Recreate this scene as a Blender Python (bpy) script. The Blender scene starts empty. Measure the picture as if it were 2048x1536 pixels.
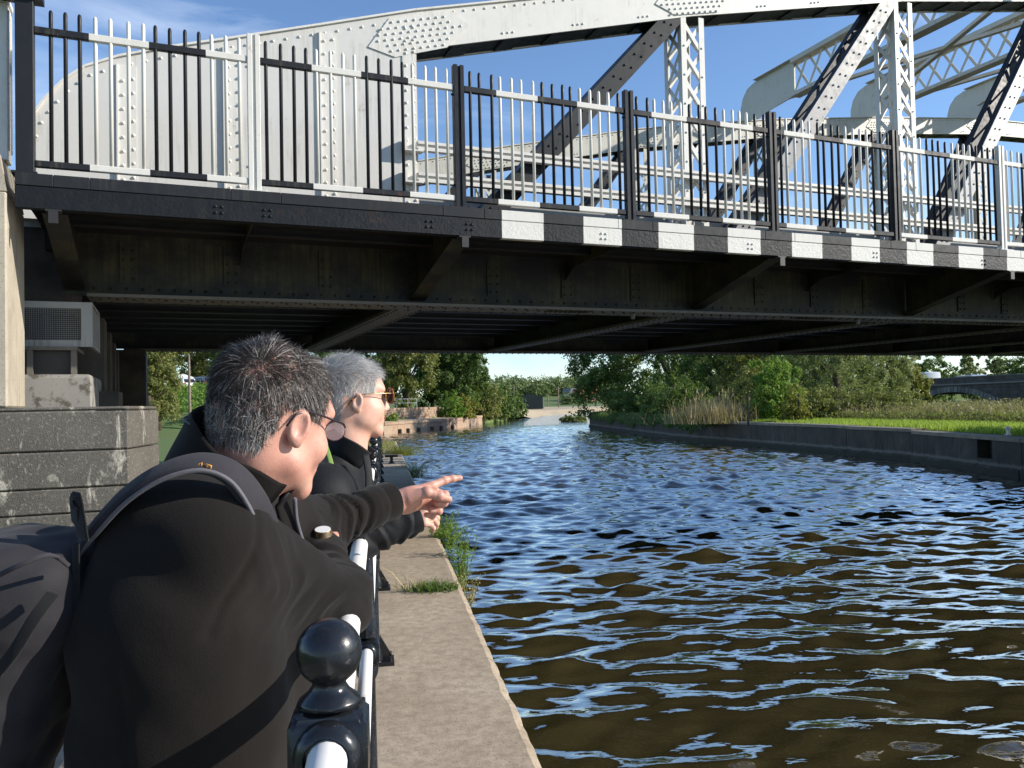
import bpy, bmesh, math, random
import numpy as np
from mathutils import Vector, Matrix, Euler, noise as mnoise
from mathutils.geometry import delaunay_2d_cdt

# ---------------------------------------------------------------- camera
EYE = 1.514
YAW, PITCH, ROLL, FPX = .1591, .0254, -.0213, 1640.0
def cam_axes():
    f = np.array([math.sin(YAW)*math.cos(PITCH), math.cos(YAW)*math.cos(PITCH), math.sin(PITCH)])
    r = np.array([math.cos(YAW), -math.sin(YAW), 0.0]); u = np.cross(r, f)
    c, s = math.cos(ROLL), math.sin(ROLL)
    return c*r+s*u, -s*r+c*u, f
CR, CU, CF = cam_axes()
CAM0 = np.array([0.0, 0.0, EYE])
scene = bpy.context.scene
COL = scene.collection
cam_data = bpy.data.cameras.new('camera'); cam = bpy.data.objects.new('camera', cam_data); COL.objects.link(cam)
cam_data.sensor_width = 36.0; cam_data.lens = FPX/2048*36.0
cam_data.clip_start = .05; cam_data.clip_end = 6000
cam.matrix_world = Matrix(((CR[0], CU[0], -CF[0], 0), (CR[1], CU[1], -CF[1], 0), (CR[2], CU[2], -CF[2], EYE), (0, 0, 0, 1)))
scene.camera = cam
scene.render.resolution_x, scene.render.resolution_y = 1024, 768

# bridge frame: origin at one of its fence posts, U along the bridge, N across it
BANG = 1.3306
BU = np.array([math.sin(BANG), math.cos(BANG), 0.0]); BN = np.array([-BU[1], BU[0], 0.0]); BP = np.array([-1.1111, 7.7792, 0.0])

# ---------------------------------------------------------------- light
SUN_EL = math.radians(25.0)
_c = math.sin(SUN_EL); _b = .953*_c; _a = math.sqrt(1-_c*_c-_b*_b)
SUN_DIR = _a*BU - _b*BN + np.array([0, 0, _c])        # towards the sun
sun_az = math.atan2(SUN_DIR[0], SUN_DIR[1])
world = bpy.data.worlds.new('World'); scene.world = world; world.use_nodes = True
wn, wl = world.node_tree.nodes, world.node_tree.links
wn.clear()
w_out = wn.new('ShaderNodeOutputWorld'); w_bg = wn.new('ShaderNodeBackground'); w_bg.inputs['Strength'].default_value = .112
sky = wn.new('ShaderNodeTexSky'); sky.sky_type = 'NISHITA'; sky.sun_disc = False
sky.sun_elevation = SUN_EL; sky.sun_rotation = sun_az; sky.altitude = 20; sky.air_density = 1.0; sky.dust_density = .12; sky.ozone_density = 2.0
# thin wisps of cirrus over the blue
w_tc = wn.new('ShaderNodeTexCoord')
w_map = wn.new('ShaderNodeMapping'); w_map.inputs['Rotation'].default_value = (.25, .5, .9); w_map.inputs['Scale'].default_value = (1.2, 5.0, 3.2)
w_no = wn.new('ShaderNodeTexNoise'); w_no.inputs['Scale'].default_value = 1.35; w_no.inputs['Detail'].default_value = 7; w_no.inputs['Roughness'].default_value = .58; w_no.inputs['Distortion'].default_value = .7
w_rp = wn.new('ShaderNodeValToRGB'); w_rp.color_ramp.elements[0].position = .50; w_rp.color_ramp.elements[1].position = .82
w_rp.color_ramp.elements[1].color = (.55, .55, .55, 1)
w_mx = wn.new('ShaderNodeMixRGB'); w_mx.inputs['Color2'].default_value = (8.2, 8.8, 9.6, 1)
wl.new(w_tc.outputs['Generated'], w_map.inputs['Vector']); wl.new(w_map.outputs['Vector'], w_no.inputs['Vector'])
wl.new(w_no.outputs['Fac'], w_rp.inputs['Fac']); wl.new(w_rp.outputs['Color'], w_mx.inputs['Fac'])
w_tn = wn.new('ShaderNodeMixRGB'); w_tn.blend_type = 'MULTIPLY'; w_tn.inputs['Fac'].default_value = 1.0; w_tn.inputs['Color2'].default_value = (.84, .95, 1.10, 1)
wl.new(sky.outputs['Color'], w_tn.inputs['Color1']); wl.new(w_tn.outputs['Color'], w_mx.inputs['Color1']); wl.new(w_mx.outputs['Color'], w_bg.inputs['Color'])
wl.new(w_bg.outputs['Background'], w_out.inputs['Surface'])
sun_data = bpy.data.lights.new('sun', 'SUN'); sun_data.energy = 4.2; sun_data.angle = math.radians(.55); sun_data.color = (1.0, .93, .82)
sun = bpy.data.objects.new('sun', sun_data); COL.objects.link(sun)
sun.rotation_euler = Vector(SUN_DIR).to_track_quat('Z', 'Y').to_euler()
sun.location = (20, -10, 30)
vs = scene.view_settings; vs.view_transform = 'Standard'; vs.look = 'None'; vs.gamma = 1.0; vs.exposure = .72; vs.use_curve_mapping = False
scene.cycles.max_bounces = 8; scene.cycles.glossy_bounces = 4; scene.cycles.transparent_max_bounces = 12
scene.cycles.use_denoising = True

# ---------------------------------------------------------------- helpers
rng = np.random.default_rng(7); random.seed(7)
def pix(x, y, d):
    """world point seen at photo pixel (x, y), d metres in front of the lens plane"""
    return CAM0 + (CF + CR*(x-1024)/FPX + CU*(768-y)/FPX)*d
def on_z(x, y, z):
    v = CF + CR*(x-1024)/FPX + CU*(768-y)/FPX
    return CAM0 + v*((z-EYE)/v[2])
def bp(s, w, z=0.0): return BP + BU*s + BN*w + np.array([0, 0, z])

def tag(o, label=None, cat=None, group=None, kind=None):
    if label: o['label'] = label
    if cat: o['category'] = cat
    if group: o['group'] = group
    if kind: o['kind'] = kind
    return o
def empty(name, loc=(0, 0, 0), rz=0.0, parent=None):
    o = bpy.data.objects.new(name, None); COL.objects.link(o); o.location = tuple(loc); o.rotation_euler = (0, 0, rz); o.empty_display_size = .2
    if parent: o.parent = parent
    return o
def thing(name, label, cat, loc=(0, 0, 0), rz=0.0, group=None):
    return tag(empty(name, loc, rz), label, cat, group)
def raw_mesh(name, V, F, mat=None, smooth=False):
    me = bpy.data.meshes.new(name)
    V = np.asarray(V, dtype=np.float32)
    if isinstance(F, np.ndarray) and F.ndim == 2:
        n, k = F.shape
        me.vertices.add(len(V)); me.vertices.foreach_set('co', V.ravel())
        me.loops.add(n*k); me.loops.foreach_set('vertex_index', F.astype(np.int32).ravel())
        me.polygons.add(n); me.polygons.foreach_set('loop_start', np.arange(0, n*k, k, dtype=np.int32))
        try: me.polygons.foreach_set('loop_total', np.full(n, k, dtype=np.int32))
        except Exception: pass
        me.update(calc_edges=True); me.validate()
    else:
        me.from_pydata([tuple(v) for v in V], [], [tuple(int(i) for i in f) for f in F]); me.update()
    if smooth: me.polygons.foreach_set('use_smooth', np.ones(len(me.polygons), dtype=bool))
    for m in (mat if isinstance(mat, (list, tuple)) else [mat]):
        if m: me.materials.append(m)
    return me
def link(name, me, parent=None, loc=None, rot=None, scale=None):
    o = bpy.data.objects.new(name, me); COL.objects.link(o)
    if parent: o.parent = parent
    if loc is not None: o.location = tuple(loc)
    if rot is not None: o.rotation_euler = rot
    if scale is not None: o.scale = scale
    return o
def build(name, V, F, mat, parent=None, smooth=False): return link(name, raw_mesh(name, V, F, mat, smooth), parent)
def copy_tree(o, parent=None):
    c = o.copy(); COL.objects.link(c); c.parent = parent
    for ch in [k for k in o.children]: copy_tree(ch, c)
    return c

class MB:
    """collects simple solids into one mesh"""
    def __init__(s): s.v = []; s.f = []; s.sm = False
    def add(s, V, F):
        b = len(s.v); s.v += [tuple(map(float, p)) for p in V]; s.f += [tuple(b+i for i in f) for f in F]; return s
    def box(s, x0, x1, y0, y1, z0, z1, ch=0.0):
        if ch > 0:   # chamfer on the vertical and top edges: a small inset top
            V = [(x0, y0, z0), (x1, y0, z0), (x1, y1, z0), (x0, y1, z0), (x0, y0, z1-ch), (x1, y0, z1-ch), (x1, y1, z1-ch), (x0, y1, z1-ch),
                 (x0+ch, y0+ch, z1), (x1-ch, y0+ch, z1), (x1-ch, y1-ch, z1), (x0+ch, y1-ch, z1)]
            F = [(3, 2, 1, 0), (0, 1, 5, 4), (1, 2, 6, 5), (2, 3, 7, 6), (3, 0, 4, 7), (4, 5, 9, 8), (5, 6, 10, 9), (6, 7, 11, 10), (7, 4, 8, 11), (8, 9, 10, 11)]
            return s.add(V, F)
        V = [(x0, y0, z0), (x1, y0, z0), (x1, y1, z0), (x0, y1, z0), (x0, y0, z1), (x1, y0, z1), (x1, y1, z1), (x0, y1, z1)]
        return s.add(V, [(3, 2, 1, 0), (4, 5, 6, 7), (0, 1, 5, 4), (1, 2, 6, 5), (2, 3, 7, 6), (3, 0, 4, 7)])
    def bar(s, p, q, wx, wy, up=(0, 0, 1)):
        """square bar from p to q, wx across (perpendicular to up), wy along up"""
        p, q, up = np.array(p, float), np.array(q, float), np.array(up, float)
        d = (q-p)/np.linalg.norm(q-p); a = np.cross(d, up); a /= np.linalg.norm(a); b = np.cross(a, d)
        V = [c+a*i*wx/2+b*j*wy/2 for c in (p, q) for i, j in ((-1, -1), (1, -1), (1, 1), (-1, 1))]
        return s.add(V, [(3, 2, 1, 0), (4, 5, 6, 7), (0, 1, 5, 4), (1, 2, 6, 5), (2, 3, 7, 6), (3, 0, 4, 7)])
    def cyl(s, p, q, r0, r1=None, n=12, caps=True):
        r1 = r0 if r1 is None else r1
        p, q = np.array(p, float), np.array(q, float); d = (q-p)/np.linalg.norm(q-p)
        a = np.cross(d, (0, 0, 1) if abs(d[2]) < .9 else (1, 0, 0)); a /= np.linalg.norm(a); b = np.cross(d, a)
        V = []
        for c, r in ((p, r0), (q, r1)):
            V += [c+(a*math.cos(t)+b*math.sin(t))*r for t in np.linspace(0, 2*math.pi, n, endpoint=False)]
        F = [(i, (i+1) % n, n+(i+1) % n, n+i) for i in range(n)]
        if caps: F += [tuple(range(n-1, -1, -1)), tuple(range(n, 2*n))]
        return s.add(V, F)
    def tube(s, pts, rad, n=8):
        pts = [np.array(p, float) for p in pts]; m = len(pts)
        rad = [rad]*m if np.isscalar(rad) else rad
        V = []; prev = None
        for i in range(m):
            d = pts[min(i+1, m-1)]-pts[max(i-1, 0)]; d /= np.linalg.norm(d)+1e-12
            if prev is None: a = np.cross(d, (0, 0, 1) if abs(d[2]) < .9 else (1, 0, 0))
            else: a = prev-d*(prev@d)
            a /= np.linalg.norm(a)+1e-12; prev = a; b = np.cross(d, a)
            V += [pts[i]+(a*math.cos(t)+b*math.sin(t))*rad[i] for t in np.linspace(0, 2*math.pi, n, endpoint=False)]
        F = [(j*n+i, j*n+(i+1) % n, (j+1)*n+(i+1) % n, (j+1)*n+i) for j in range(m-1) for i in range(n)]
        F += [tuple(range(n-1, -1, -1)), tuple(range((m-1)*n, m*n))]
        return s.add(V, F)
    def lathe(s, prof, c=(0, 0, 0), n=20):
        V = []; F = []; m = len(prof)
        for r, z in prof: V += [(c[0]+r*math.cos(t), c[1]+r*math.sin(t), c[2]+z) for t in np.linspace(0, 2*math.pi, n, endpoint=False)]
        F = [(j*n+i, j*n+(i+1) % n, (j+1)*n+(i+1) % n, (j+1)*n+i) for j in range(m-1) for i in range(n)]
        F += [tuple(range(n-1, -1, -1)), tuple(range((m-1)*n, m*n))]
        return s.add(V, F)
    def prism(s, poly, y0, y1):
        """poly in the x-z plane, extruded along y"""
        n = len(poly); V = [(x, y0, z) for x, z in poly]+[(x, y1, z) for x, z in poly]
        F = [tuple(range(n)), tuple(range(2*n-1, n-1, -1))]+[(i, n+i, n+(i+1) % n, (i+1) % n) for i in range(n)]
        return s.add(V, F)
    def rivets(s, pts, nrm, r=.017, h=.015):
        nrm = np.array(nrm, float); nrm /= np.linalg.norm(nrm)
        a = np.cross(nrm, (0, 0, 1) if abs(nrm[2]) < .9 else (1, 0, 0)); a /= np.linalg.norm(a); b = np.cross(nrm, a)
        T = np.linspace(0, 2*math.pi, 8, endpoint=False)
        for p in pts:
            p = np.array(p, float)
            V = [p+(a*math.cos(t)+b*math.sin(t))*r for t in T]+[p+nrm*h*.72+(a*math.cos(t)+b*math.sin(t))*r*.66 for t in T]+[p+nrm*h]
            s.add(V, [(i, (i+1) % 8, 8+(i+1) % 8, 8+i) for i in range(8)]+[(8+i, 8+(i+1) % 8, 16) for i in range(8)])
        return s
    def build(s, name, mat, parent=None, smooth=False, bevel=0.0, angle=None):
        me = raw_mesh(name, s.v, s.f, mat)
        bm = bmesh.new(); bm.from_mesh(me)
        bmesh.ops.recalc_face_normals(bm, faces=bm.faces)
        if bevel: bmesh.ops.bevel(bm, geom=list(bm.edges), offset=bevel, segments=1, affect='EDGES', clamp_overlap=True)
        bm.to_mesh(me); bm.free()
        if smooth:
            me.polygons.foreach_set('use_smooth', np.ones(len(me.polygons), dtype=bool))
            if angle: me.set_sharp_from_angle(angle=math.radians(angle))
        return link(name, me, parent)

# ---------------------------------------------------------------- materials
class NT:
    def __init__(s, name):
        s.m = bpy.data.materials.new(name); s.m.use_nodes = True; s.t = s.m.node_tree; s.n = s.t.nodes; s.l = s.t.links
        s.b = s.n['Principled BSDF']; s.o = s.n['Material Output']
        s.tc = s.n.new('ShaderNodeTexCoord'); s.vec = s.tc.outputs['Object']
    def set(s, **k):
        for a, v in k.items(): s.b.inputs[a.replace('_', ' ')].default_value = v
        return s
    def lk(s, a, b): s.l.new(a, b)
    def mapped(s, scale=(1, 1, 1), rot=(0, 0, 0), vec=None):
        m = s.n.new('ShaderNodeMapping'); m.inputs['Scale'].default_value = scale; m.inputs['Rotation'].default_value = rot
        s.lk(vec or s.vec, m.inputs['Vector']); return m.outputs['Vector']
    def noise(s, scale, detail=4, rough=.55, dist=0.0, vec=None):
        n = s.n.new('ShaderNodeTexNoise'); n.inputs['Scale'].default_value = scale; n.inputs['Detail'].default_value = detail
        n.inputs['Roughness'].default_value = rough; n.inputs['Distortion'].default_value = dist
        s.lk(vec or s.vec, n.inputs['Vector']); return n.outputs['Fac']
    def voro(s, scale, feature='F1', vec=None, out='Distance'):
        n = s.n.new('ShaderNodeTexVoronoi'); n.inputs['Scale'].default_value = scale; n.feature = feature
        s.lk(vec or s.vec, n.inputs['Vector']); return n.outputs[out]
    def ramp(s, fac, stops):
        r = s.n.new('ShaderNodeValToRGB'); e = r.color_ramp.elements
        while len(e) < len(stops): e.new(.5)
        for i, (p, c) in enumerate(stops):
            e[i].position = p; e[i].color = (c, c, c, 1) if np.isscalar(c) else (*c, 1)
        s.lk(fac, r.inputs['Fac']); return r.outputs['Color']
    def mix(s, fac, a, b, mode='MIX'):
        m = s.n.new('ShaderNodeMixRGB'); m.blend_type = mode
        for sock, v in (('Fac', fac), ('Color1', a), ('Color2', b)):
            if hasattr(v, 'is_linked'): s.lk(v, m.inputs[sock])
            elif sock == 'Fac': m.inputs[sock].default_value = v
            else: m.inputs[sock].default_value = (*v, 1) if len(v) == 3 else v
        return m.outputs['Color']
    def math(s, op, a, b=0.0, c=None):
        m = s.n.new('ShaderNodeMath'); m.operation = op
        for i, v in enumerate((a, b) if c is None else (a, b, c)):
            if hasattr(v, 'is_linked'): s.lk(v, m.inputs[i])
            else: m.inputs[i].default_value = v
        return m.outputs[0]
    def xyz(s, vec=None):
        x = s.n.new('ShaderNodeSeparateXYZ'); s.lk(vec or s.vec, x.inputs[0]); return x.outputs
    def color(s, c):
        if hasattr(c, 'is_linked'): s.lk(c, s.b.inputs['Base Color'])
        else: s.b.inputs['Base Color'].default_value = (*c, 1)
        return s
    def rough(s, v):
        if hasattr(v, 'is_linked'): s.lk(v, s.b.inputs['Roughness'])
        else: s.b.inputs['Roughness'].default_value = v
        return s
    def bump(s, h, strength=.3, dist=.01, chain=None):
        b = s.n.new('ShaderNodeBump'); b.inputs['Strength'].default_value = strength; b.inputs['Distance'].default_value = dist
        s.lk(h, b.inputs['Height'])
        if chain: s.lk(chain, b.inputs['Normal'])
        s.lk(b.outputs['Normal'], s.b.inputs['Normal']); return b.outputs['Normal']

def mat_plain(name, c, rough=.5, var=.12, scale=6.0, metallic=0.0, bump=0.0, bscale=60, bdist=.003):
    t = NT(name); c = np.array(c)
    col = t.mix(t.ramp(t.noise(scale, 5), [(.3, 0.), (.7, 1.)]), tuple(c*(1-var)), tuple(np.minimum(c*(1+var), 1)))
    t.color(col).rough(rough).set(Metallic=metallic)
    if bump: t.bump(t.noise(bscale, 4), bump, bdist)
    return t.m
def paint_mat(name, base, dirt=(.16, .13, .09), rust=.0, dirt_amt=.45, rough=.42, streak=True, lump=0.0, stripes=None):
    """weathered gloss paint; stripes = other colour, painted in bands along local x"""
    t = NT(name)
    col = base
    if stripes:
        x = t.xyz()[0]
        slot = t.math('DIVIDE', t.math('SUBTRACT', t.math('DIVIDE', x, 2/17), .5), 4.0)
        odd = t.math('FLOORED_MODULO', t.math('FLOOR', slot), 2.0)
        if stripes[1] is not None: odd = t.math('MULTIPLY', odd, t.math('GREATER_THAN', x, stripes[1]))
        col = t.mix(odd, base, stripes[0])
    n1 = t.ramp(t.noise(2.3, 6, .62), [(.45, 0.), (.75, 1.)])
    if streak:
        n2 = t.ramp(t.noise(3.0, 5, .6, vec=t.mapped((9, 9, .55))), [(.48, 0.), (.72, 1.)])
        n1 = t.math('MULTIPLY', n1, n2)
    c2 = t.mix(t.math('MULTIPLY', n1, dirt_amt), col, dirt)
    sp = t.ramp(t.noise(38, 3), [(.66, 0.), (.74, 1.)])
    c2 = t.mix(t.math('MULTIPLY', sp, .25), c2, dirt)
    if rust:
        rn = t.ramp(t.noise(5.5, 6, .7), [(.62, 0.), (.70, 1.)])
        c2 = t.mix(t.math('MULTIPLY', rn, rust), c2, (.22, .075, .02))
    if max(base) < .05: t.set(Specular_IOR_Level=.22); rough += .08
    t.color(c2).rough(t.ramp(t.noise(12), [(.3, rough-.08), (.7, rough+.15)]))
    nb = t.bump(t.noise(9, 4), .12, .004)
    if lump: t.bump(t.ramp(t.noise(34, 4, .6), [(.38, 0.), (.62, 1.)]), lump, .009, nb)
    return t.m
M = {}
WHITE = (.655, .63, .575); BLACK = (.016, .017, .020); SLATE = (.018, .0195, .0225)
M['white'] = paint_mat('white_bridge_paint', WHITE, (.30, .255, .18), rust=.4, dirt_amt=.65)
M['white_old'] = paint_mat('weathered_white_paint', (.50, .475, .40), (.20, .15, .075), rust=.6, dirt_amt=.95)
M['white_plate'] = paint_mat('white_plate_paint', (.585, .565, .525), (.28, .24, .165), rust=.35, dirt_amt=.75)
M['black'] = paint_mat('black_bridge_paint', BLACK, (.07, .06, .05), dirt_amt=.3, rough=.35)
M['slate'] = paint_mat('slate_grey_bridge_paint', SLATE, (.10, .09, .07), dirt_amt=.35, rough=.42)
M['rail_stripe'] = paint_mat('striped_fence_rail_paint', BLACK, (.30, .26, .18), rust=.4, dirt_amt=.4, stripes=(WHITE, None))
M['fascia_lo'] = paint_mat('striped_lumpy_fascia_paint', (.0105, .0115, .0135), (.05, .038, .026), rust=.10, dirt_amt=.3, lump=.18, rough=.36, stripes=(WHITE, 2.39))
M['fascia_up'] = paint_mat('striped_fascia_cap_paint', SLATE, (.16, .13, .10), dirt_amt=.35, stripes=(WHITE, 2.39))
t = NT('black_underside_paint')     # girder webs: black paint with a green-brown bloom
n = t.ramp(t.noise(1.6, 6, .65, vec=t.mapped((1.0, 1.0, 1.2))), [(.42, 0.), (.62, 1.)])
s2 = t.ramp(t.noise(2.0, 4, vec=t.mapped((14, 14, .5))), [(.4, .3), (.7, 1.)])
t.color(t.mix(t.math('MULTIPLY', n, s2), (.0075, .007, .0065), (.080, .066, .021))).rough(.6); t.bump(t.noise(25), .2, .004); M['under_black'] = t.m
M['soffit'] = paint_mat('grimy_water_lit_flange_paint', (.13, .115, .095), (.03, .02, .012), rust=.4, dirt_amt=.8, rough=.6)  # grimy paint, base lightened to stand in for light off the water
M['deck_under'] = mat_plain('dark_timber_deck', (.010, .0085, .007), .8, .4, 3)  # near-black base for the decking
M['stringer'] = mat_plain('dark_steel_stringer', (.022, .020, .018), .55, .4, 3)  # dark steel base
# ================================================================ the swing bridge
bridge = thing('swing_bridge', 'white and black riveted steel truss swing bridge crossing the river over the quay', 'bridge', BP, math.pi/2-BANG)
FRONT, BACK = 1.45, 1.88          # near truss faces (across the bridge)
FAR0, FAR1 = 9.20, 9.63
S_END = 29.9
chord = [(2.0, 5.75), (5.95, 6.81), (9.93, 7.71), (13.9, 8.40), (17.9, 8.93), (21.9, 9.36), (25.9, 9.55), (29.9, 9.55)]   # underside of the top chord
CH = .46
def zlow(s):
    xs, zs = zip(*chord); return float(np.interp(s, xs, zs))
arc = [(-2.13, 3.52), (-2.10, 3.90), (-2.074, 4.133), (-1.969, 4.464), (-1.863, 4.648), (-1.681, 4.879), (-1.496, 5.038), (-1.182, 5.19), (-.689, 5.361), (-.122, 5.534), (.908, 5.86), (2.0, 6.21)]

def truss(front, back, near):
    wm = M['white'] if near else M['white_old']; pm = M['white_plate'] if near else M['white_old']
    f, b = front, back
    # --- solid end plate with its curved rim
    m = MB()
    poly = [(2.0, 3.46)]+[(2.0, 6.21)]+arc[::-1][1:]
    poly = poly+[(-2.13, 3.46)]
    m.prism(poly, f, f+.02); m.prism(poly, b-.02, b)
    plate = m.build('end_plate', pm, bridge)
    m = MB()
    for (s0, z0), (s1, z1) in zip(arc[:-1], arc[1:]):
        d = math.hypot(s1-s0, z1-z0); nx, nz = -(z1-z0)/d*.022, (s1-s0)/d*.022
        if nx > 0 and s0 < -2: nx, nz = -abs(nx), abs(nz)
        m.prism([(s0, z0), (s1, z1), (s1+nx, z1+nz), (s0+nx, z0+nz)], f-.03, b+.03)
    m.build('rim_plate', wm, plate)
    # stiffeners of the end plate
    riv = MB()
    for s0 in (-1.12, -.08, .95, 1.90):
        zt = float(np.interp(s0, [a[0] for a in arc], [a[1] for a in arc]))-.10
        w2 = .095 if s0 < 1.8 else .075
        mm = MB().box(s0-w2, s0+w2, f-.012, f, 3.47, zt)
        if s0 < 1.8: mm.box(s0-w2, s0-w2+.016, f-.034, f-.012, 3.47, zt)
        mm.build('stiffener', wm, plate)
        if near:
            for z in np.arange(3.62, zt-.03, .147):
                riv.rivets([(s0-.035, f-.012, z), (s0+.062, f-.012, z+.03)], (0, -1, 0), .020, .019)
    # rivets along the curved rim
    P = np.array(arc); seg = np.hypot(*np.diff(P, axis=0).T); L = np.concatenate([[0], np.cumsum(seg)])
    for q in np.arange(.2, L[-1], .150):
        s0 = np.interp(q, L, P[:, 0]); z0 = np.interp(q, L, P[:, 1])
        i = min(np.searchsorted(L, q), len(P)-1); d = P[i]-P[i-1]; d /= np.linalg.norm(d)
        riv.rivets([(s0+d[1]*.085, f, z0-d[0]*.085)], (0, -1, 0), .018, .017)
    # --- top chord
    for i, ((s0, z0), (s1, z1)) in enumerate(zip(chord[:-1], chord[1:])):
        m = MB()
        m.prism([(s0, z0), (s1, z1), (s1, z1+CH), (s0, z0+CH)], f, f+.025)
        m.prism([(s0, z0), (s1, z1), (s1, z1+CH), (s0, z0+CH)], b-.025, b)
        m.prism([(s0, z0+CH), (s1, z1+CH), (s1, z1+CH+.022), (s0, z0+CH+.022)], f-.03, b+.03)
        ch = m.build('top_chord', wm, bridge)
        m = MB()
        m.prism([(s0, z0+.02), (s1, z1+.02), (s1, z1+.04), (s0, z0+.04)], f+.027, b-.027)
        for q in np.arange(.12, .95, .17):
            sa, za = s0+(s1-s0)*q, z0+(z1-z0)*q; k = .055
            m.prism([(sa, za+k*(z1-z0)/(s1-s0)*0+.004), (sa+.26, za+.26*(z1-z0)/(s1-s0)+.004), (sa+.26, za+.26*(z1-z0)/(s1-s0)+.019), (sa, za+.019)], f+.028, b-.028)
        m.build('batten_soffit', M['black'], ch)  # black stands in for shade inside the chord as well as paint
        rv = MB()
        if s0 < 22:
            n = int((s1-s0)/.135)
            for k in range(n):
                q = (k+.5)/n
                rv.rivets([(s0+(s1-s0)*q, f, z0+(z1-z0)*q+CH-.055)], (0, -1, 0), .017, .016)
            for q in (.30, .55, .80):
                for e in (-.07, 0, .07):
                    rv.rivets([(s0+(s1-s0)*q+e, f, z0+(z1-z0)*q+.07+e*.25)], (0, -1, 0), .017, .016)
            tag(rv.build('rivets', wm, ch, True), kind='stuff')
        # splice cover plate over each node
        if s0 < 26:
            sl = (z1-z0)/(s1-s0); c0 = s0+.02
            pp = [(-.62, .20), (-.42, .42), (.42, .42), (.66, .22), (.40, .03), (-.30, .03-.16 if i == 0 else .03)]
            if i == 0: pp = [(-.60, .10), (-.34, .41), (.42, .42), (.66, .22), (.36, -.02), (-.28, -.06)]
            pl = [(c0+x, z0+x*sl+z) for x, z in pp]
            g = MB().prism(pl, f-.014, f-.001).build('splice_plate', wm, ch)
            rv = MB()
            for r_ in range(6 if i == 0 else 5):
                zz = .045+r_*.068 - (.03 if i == 0 else 0)
                lim = .56-abs(zz-.2)*1.15
                for xx in np.arange(-lim+.02+(.045 if r_ % 2 else 0), lim+.02, .092):
                    rv.rivets([(c0+xx, f-.014, z0+xx*sl+zz)], (0, -1, 0), .018, .018)
            tag(rv.build('rivets', wm, g, True), kind='stuff')
    tag(riv.build('rivets', wm, plate, True), kind='stuff')
    # --- lattice posts
    for k, (s0, z0) in enumerate(chord[1:7]):
        hw = .19; m = MB(); a = .085
        for sx in (-1, 1):
            for yy, sy in ((f+.004, 1), (b-.004, -1)):
                x0 = s0+sx*hw
                m.box(min(x0, x0-sx*a), max(x0, x0-sx*a), min(yy, yy+sy*.012), max(yy, yy+sy*.012), 3.50, z0-.002)
                m.box(min(x0, x0-sx*.012), max(x0, x0-sx*.012), min(yy+sy*.0121, yy+sy*a), max(yy+sy*.0121, yy+sy*a), 3.50, z0-.002)
        pt = m.build('lattice_post', wm, bridge)
        rv = MB(); step = .40 if near else .42
        zz = 3.52; up = True; q = 0
        lat = {}
        def lbar(p, q2, up_):
            key = tuple(np.round(np.array(q2)-np.array(p), 3))
            if key not in lat:
                o = MB().bar((0, 0, 0), key, .055, .010, up_).build('lattice_bar', wm, pt); lat[key] = o.data; o.location = p
            else: link('lattice_bar', lat[key], pt, loc=p)
        while zz+step < z0-.05:
            for d in (1, -1):
                lbar((s0-d*(hw-.04), f+.020+.006*d, zz), (s0+d*(hw-.04), f+.020+.006*d, zz+step), (0, 1, 0))
                if near or k < 4: lbar((s0-hw+.018+.005*d, f+.05 if d > 0 else b-.05, zz), (s0-hw+.018+.005*d, b-.05 if d > 0 else f+.05, zz+step), (1, 0, 0))
            if near:
                lbar((s0-(hw-.04), b-.020, zz), (s0+(hw-.04), b-.020, zz+step), (0, 1, 0))
                lbar((s0+hw-.02, f+.05, zz), (s0+hw-.02, b-.05, zz+step), (1, 0, 0))
            rv.rivets([(s0-hw+.045, f+.004, zz+.06), (s0+hw-.045, f+.004, zz+.06)], (0, -1, 0), .017, .016)
            zz += step
        tag(rv.build('rivets', wm, pt, True), kind='stuff')
    # --- diagonals: from the foot of one post to the head of the next
    feet = [2.0]+[c[0] for c in chord[1:6]]
    for k, (sa, (sb, zb)) in enumerate(zip(feet, chord[1:7])):
        p0 = np.array([sa+.05, 2.95]); p1 = np.array([sb-.22, zb+.02]); p0 = p0+(p1-p0)*(.58/(p1[1]-p0[1])); d = (p1-p0)/np.linalg.norm(p1-p0); nn = np.array([-d[1], d[0]])
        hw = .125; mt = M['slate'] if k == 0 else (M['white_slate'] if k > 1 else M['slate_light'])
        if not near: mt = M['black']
        def face(w0, w1, h0, h1):
            c = [p0+nn*h0, p1+nn*h0, p1+nn*h1, p0+nn*h1]
            return MB().prism([tuple(x) for x in c], w0, w1)
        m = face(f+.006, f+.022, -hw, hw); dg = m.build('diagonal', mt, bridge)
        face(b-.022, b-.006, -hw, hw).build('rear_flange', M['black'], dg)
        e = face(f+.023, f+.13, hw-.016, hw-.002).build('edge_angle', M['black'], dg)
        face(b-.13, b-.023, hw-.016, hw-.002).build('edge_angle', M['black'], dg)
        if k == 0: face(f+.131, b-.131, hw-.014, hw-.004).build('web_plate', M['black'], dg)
        else:
            L_ = np.linalg.norm(p1-p0); n = int(L_/.42)
            for j in range(n):
                a0 = p0+d*(j*.42+.1)+nn*(hw-.022); a1 = a0+d*.40
                q = (0, 1) if j % 2 else (1, 0)
                w_ = (f+.10, b-.10)
                MB().bar((a0[0], w_[q[0]], a0[1]), (a1[0], w_[q[1]], a1[1]), .055, .010, (nn[0], 0, nn[1])).build('lattice_bar', M['black'], dg)
        rv = MB(); L_ = np.linalg.norm(p1-p0)
        for q in np.arange(.3, L_-.1, .235):
            for e_, o_ in ((-.045, .03), (.045, -.03)):
                c = p0+d*(q+o_)+nn*e_; rv.rivets([(c[0], f+.006, c[1])], (0, -1, 0), .018, .017)
        tag(rv.build('rivets', mt, dg, True), kind='stuff')
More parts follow.
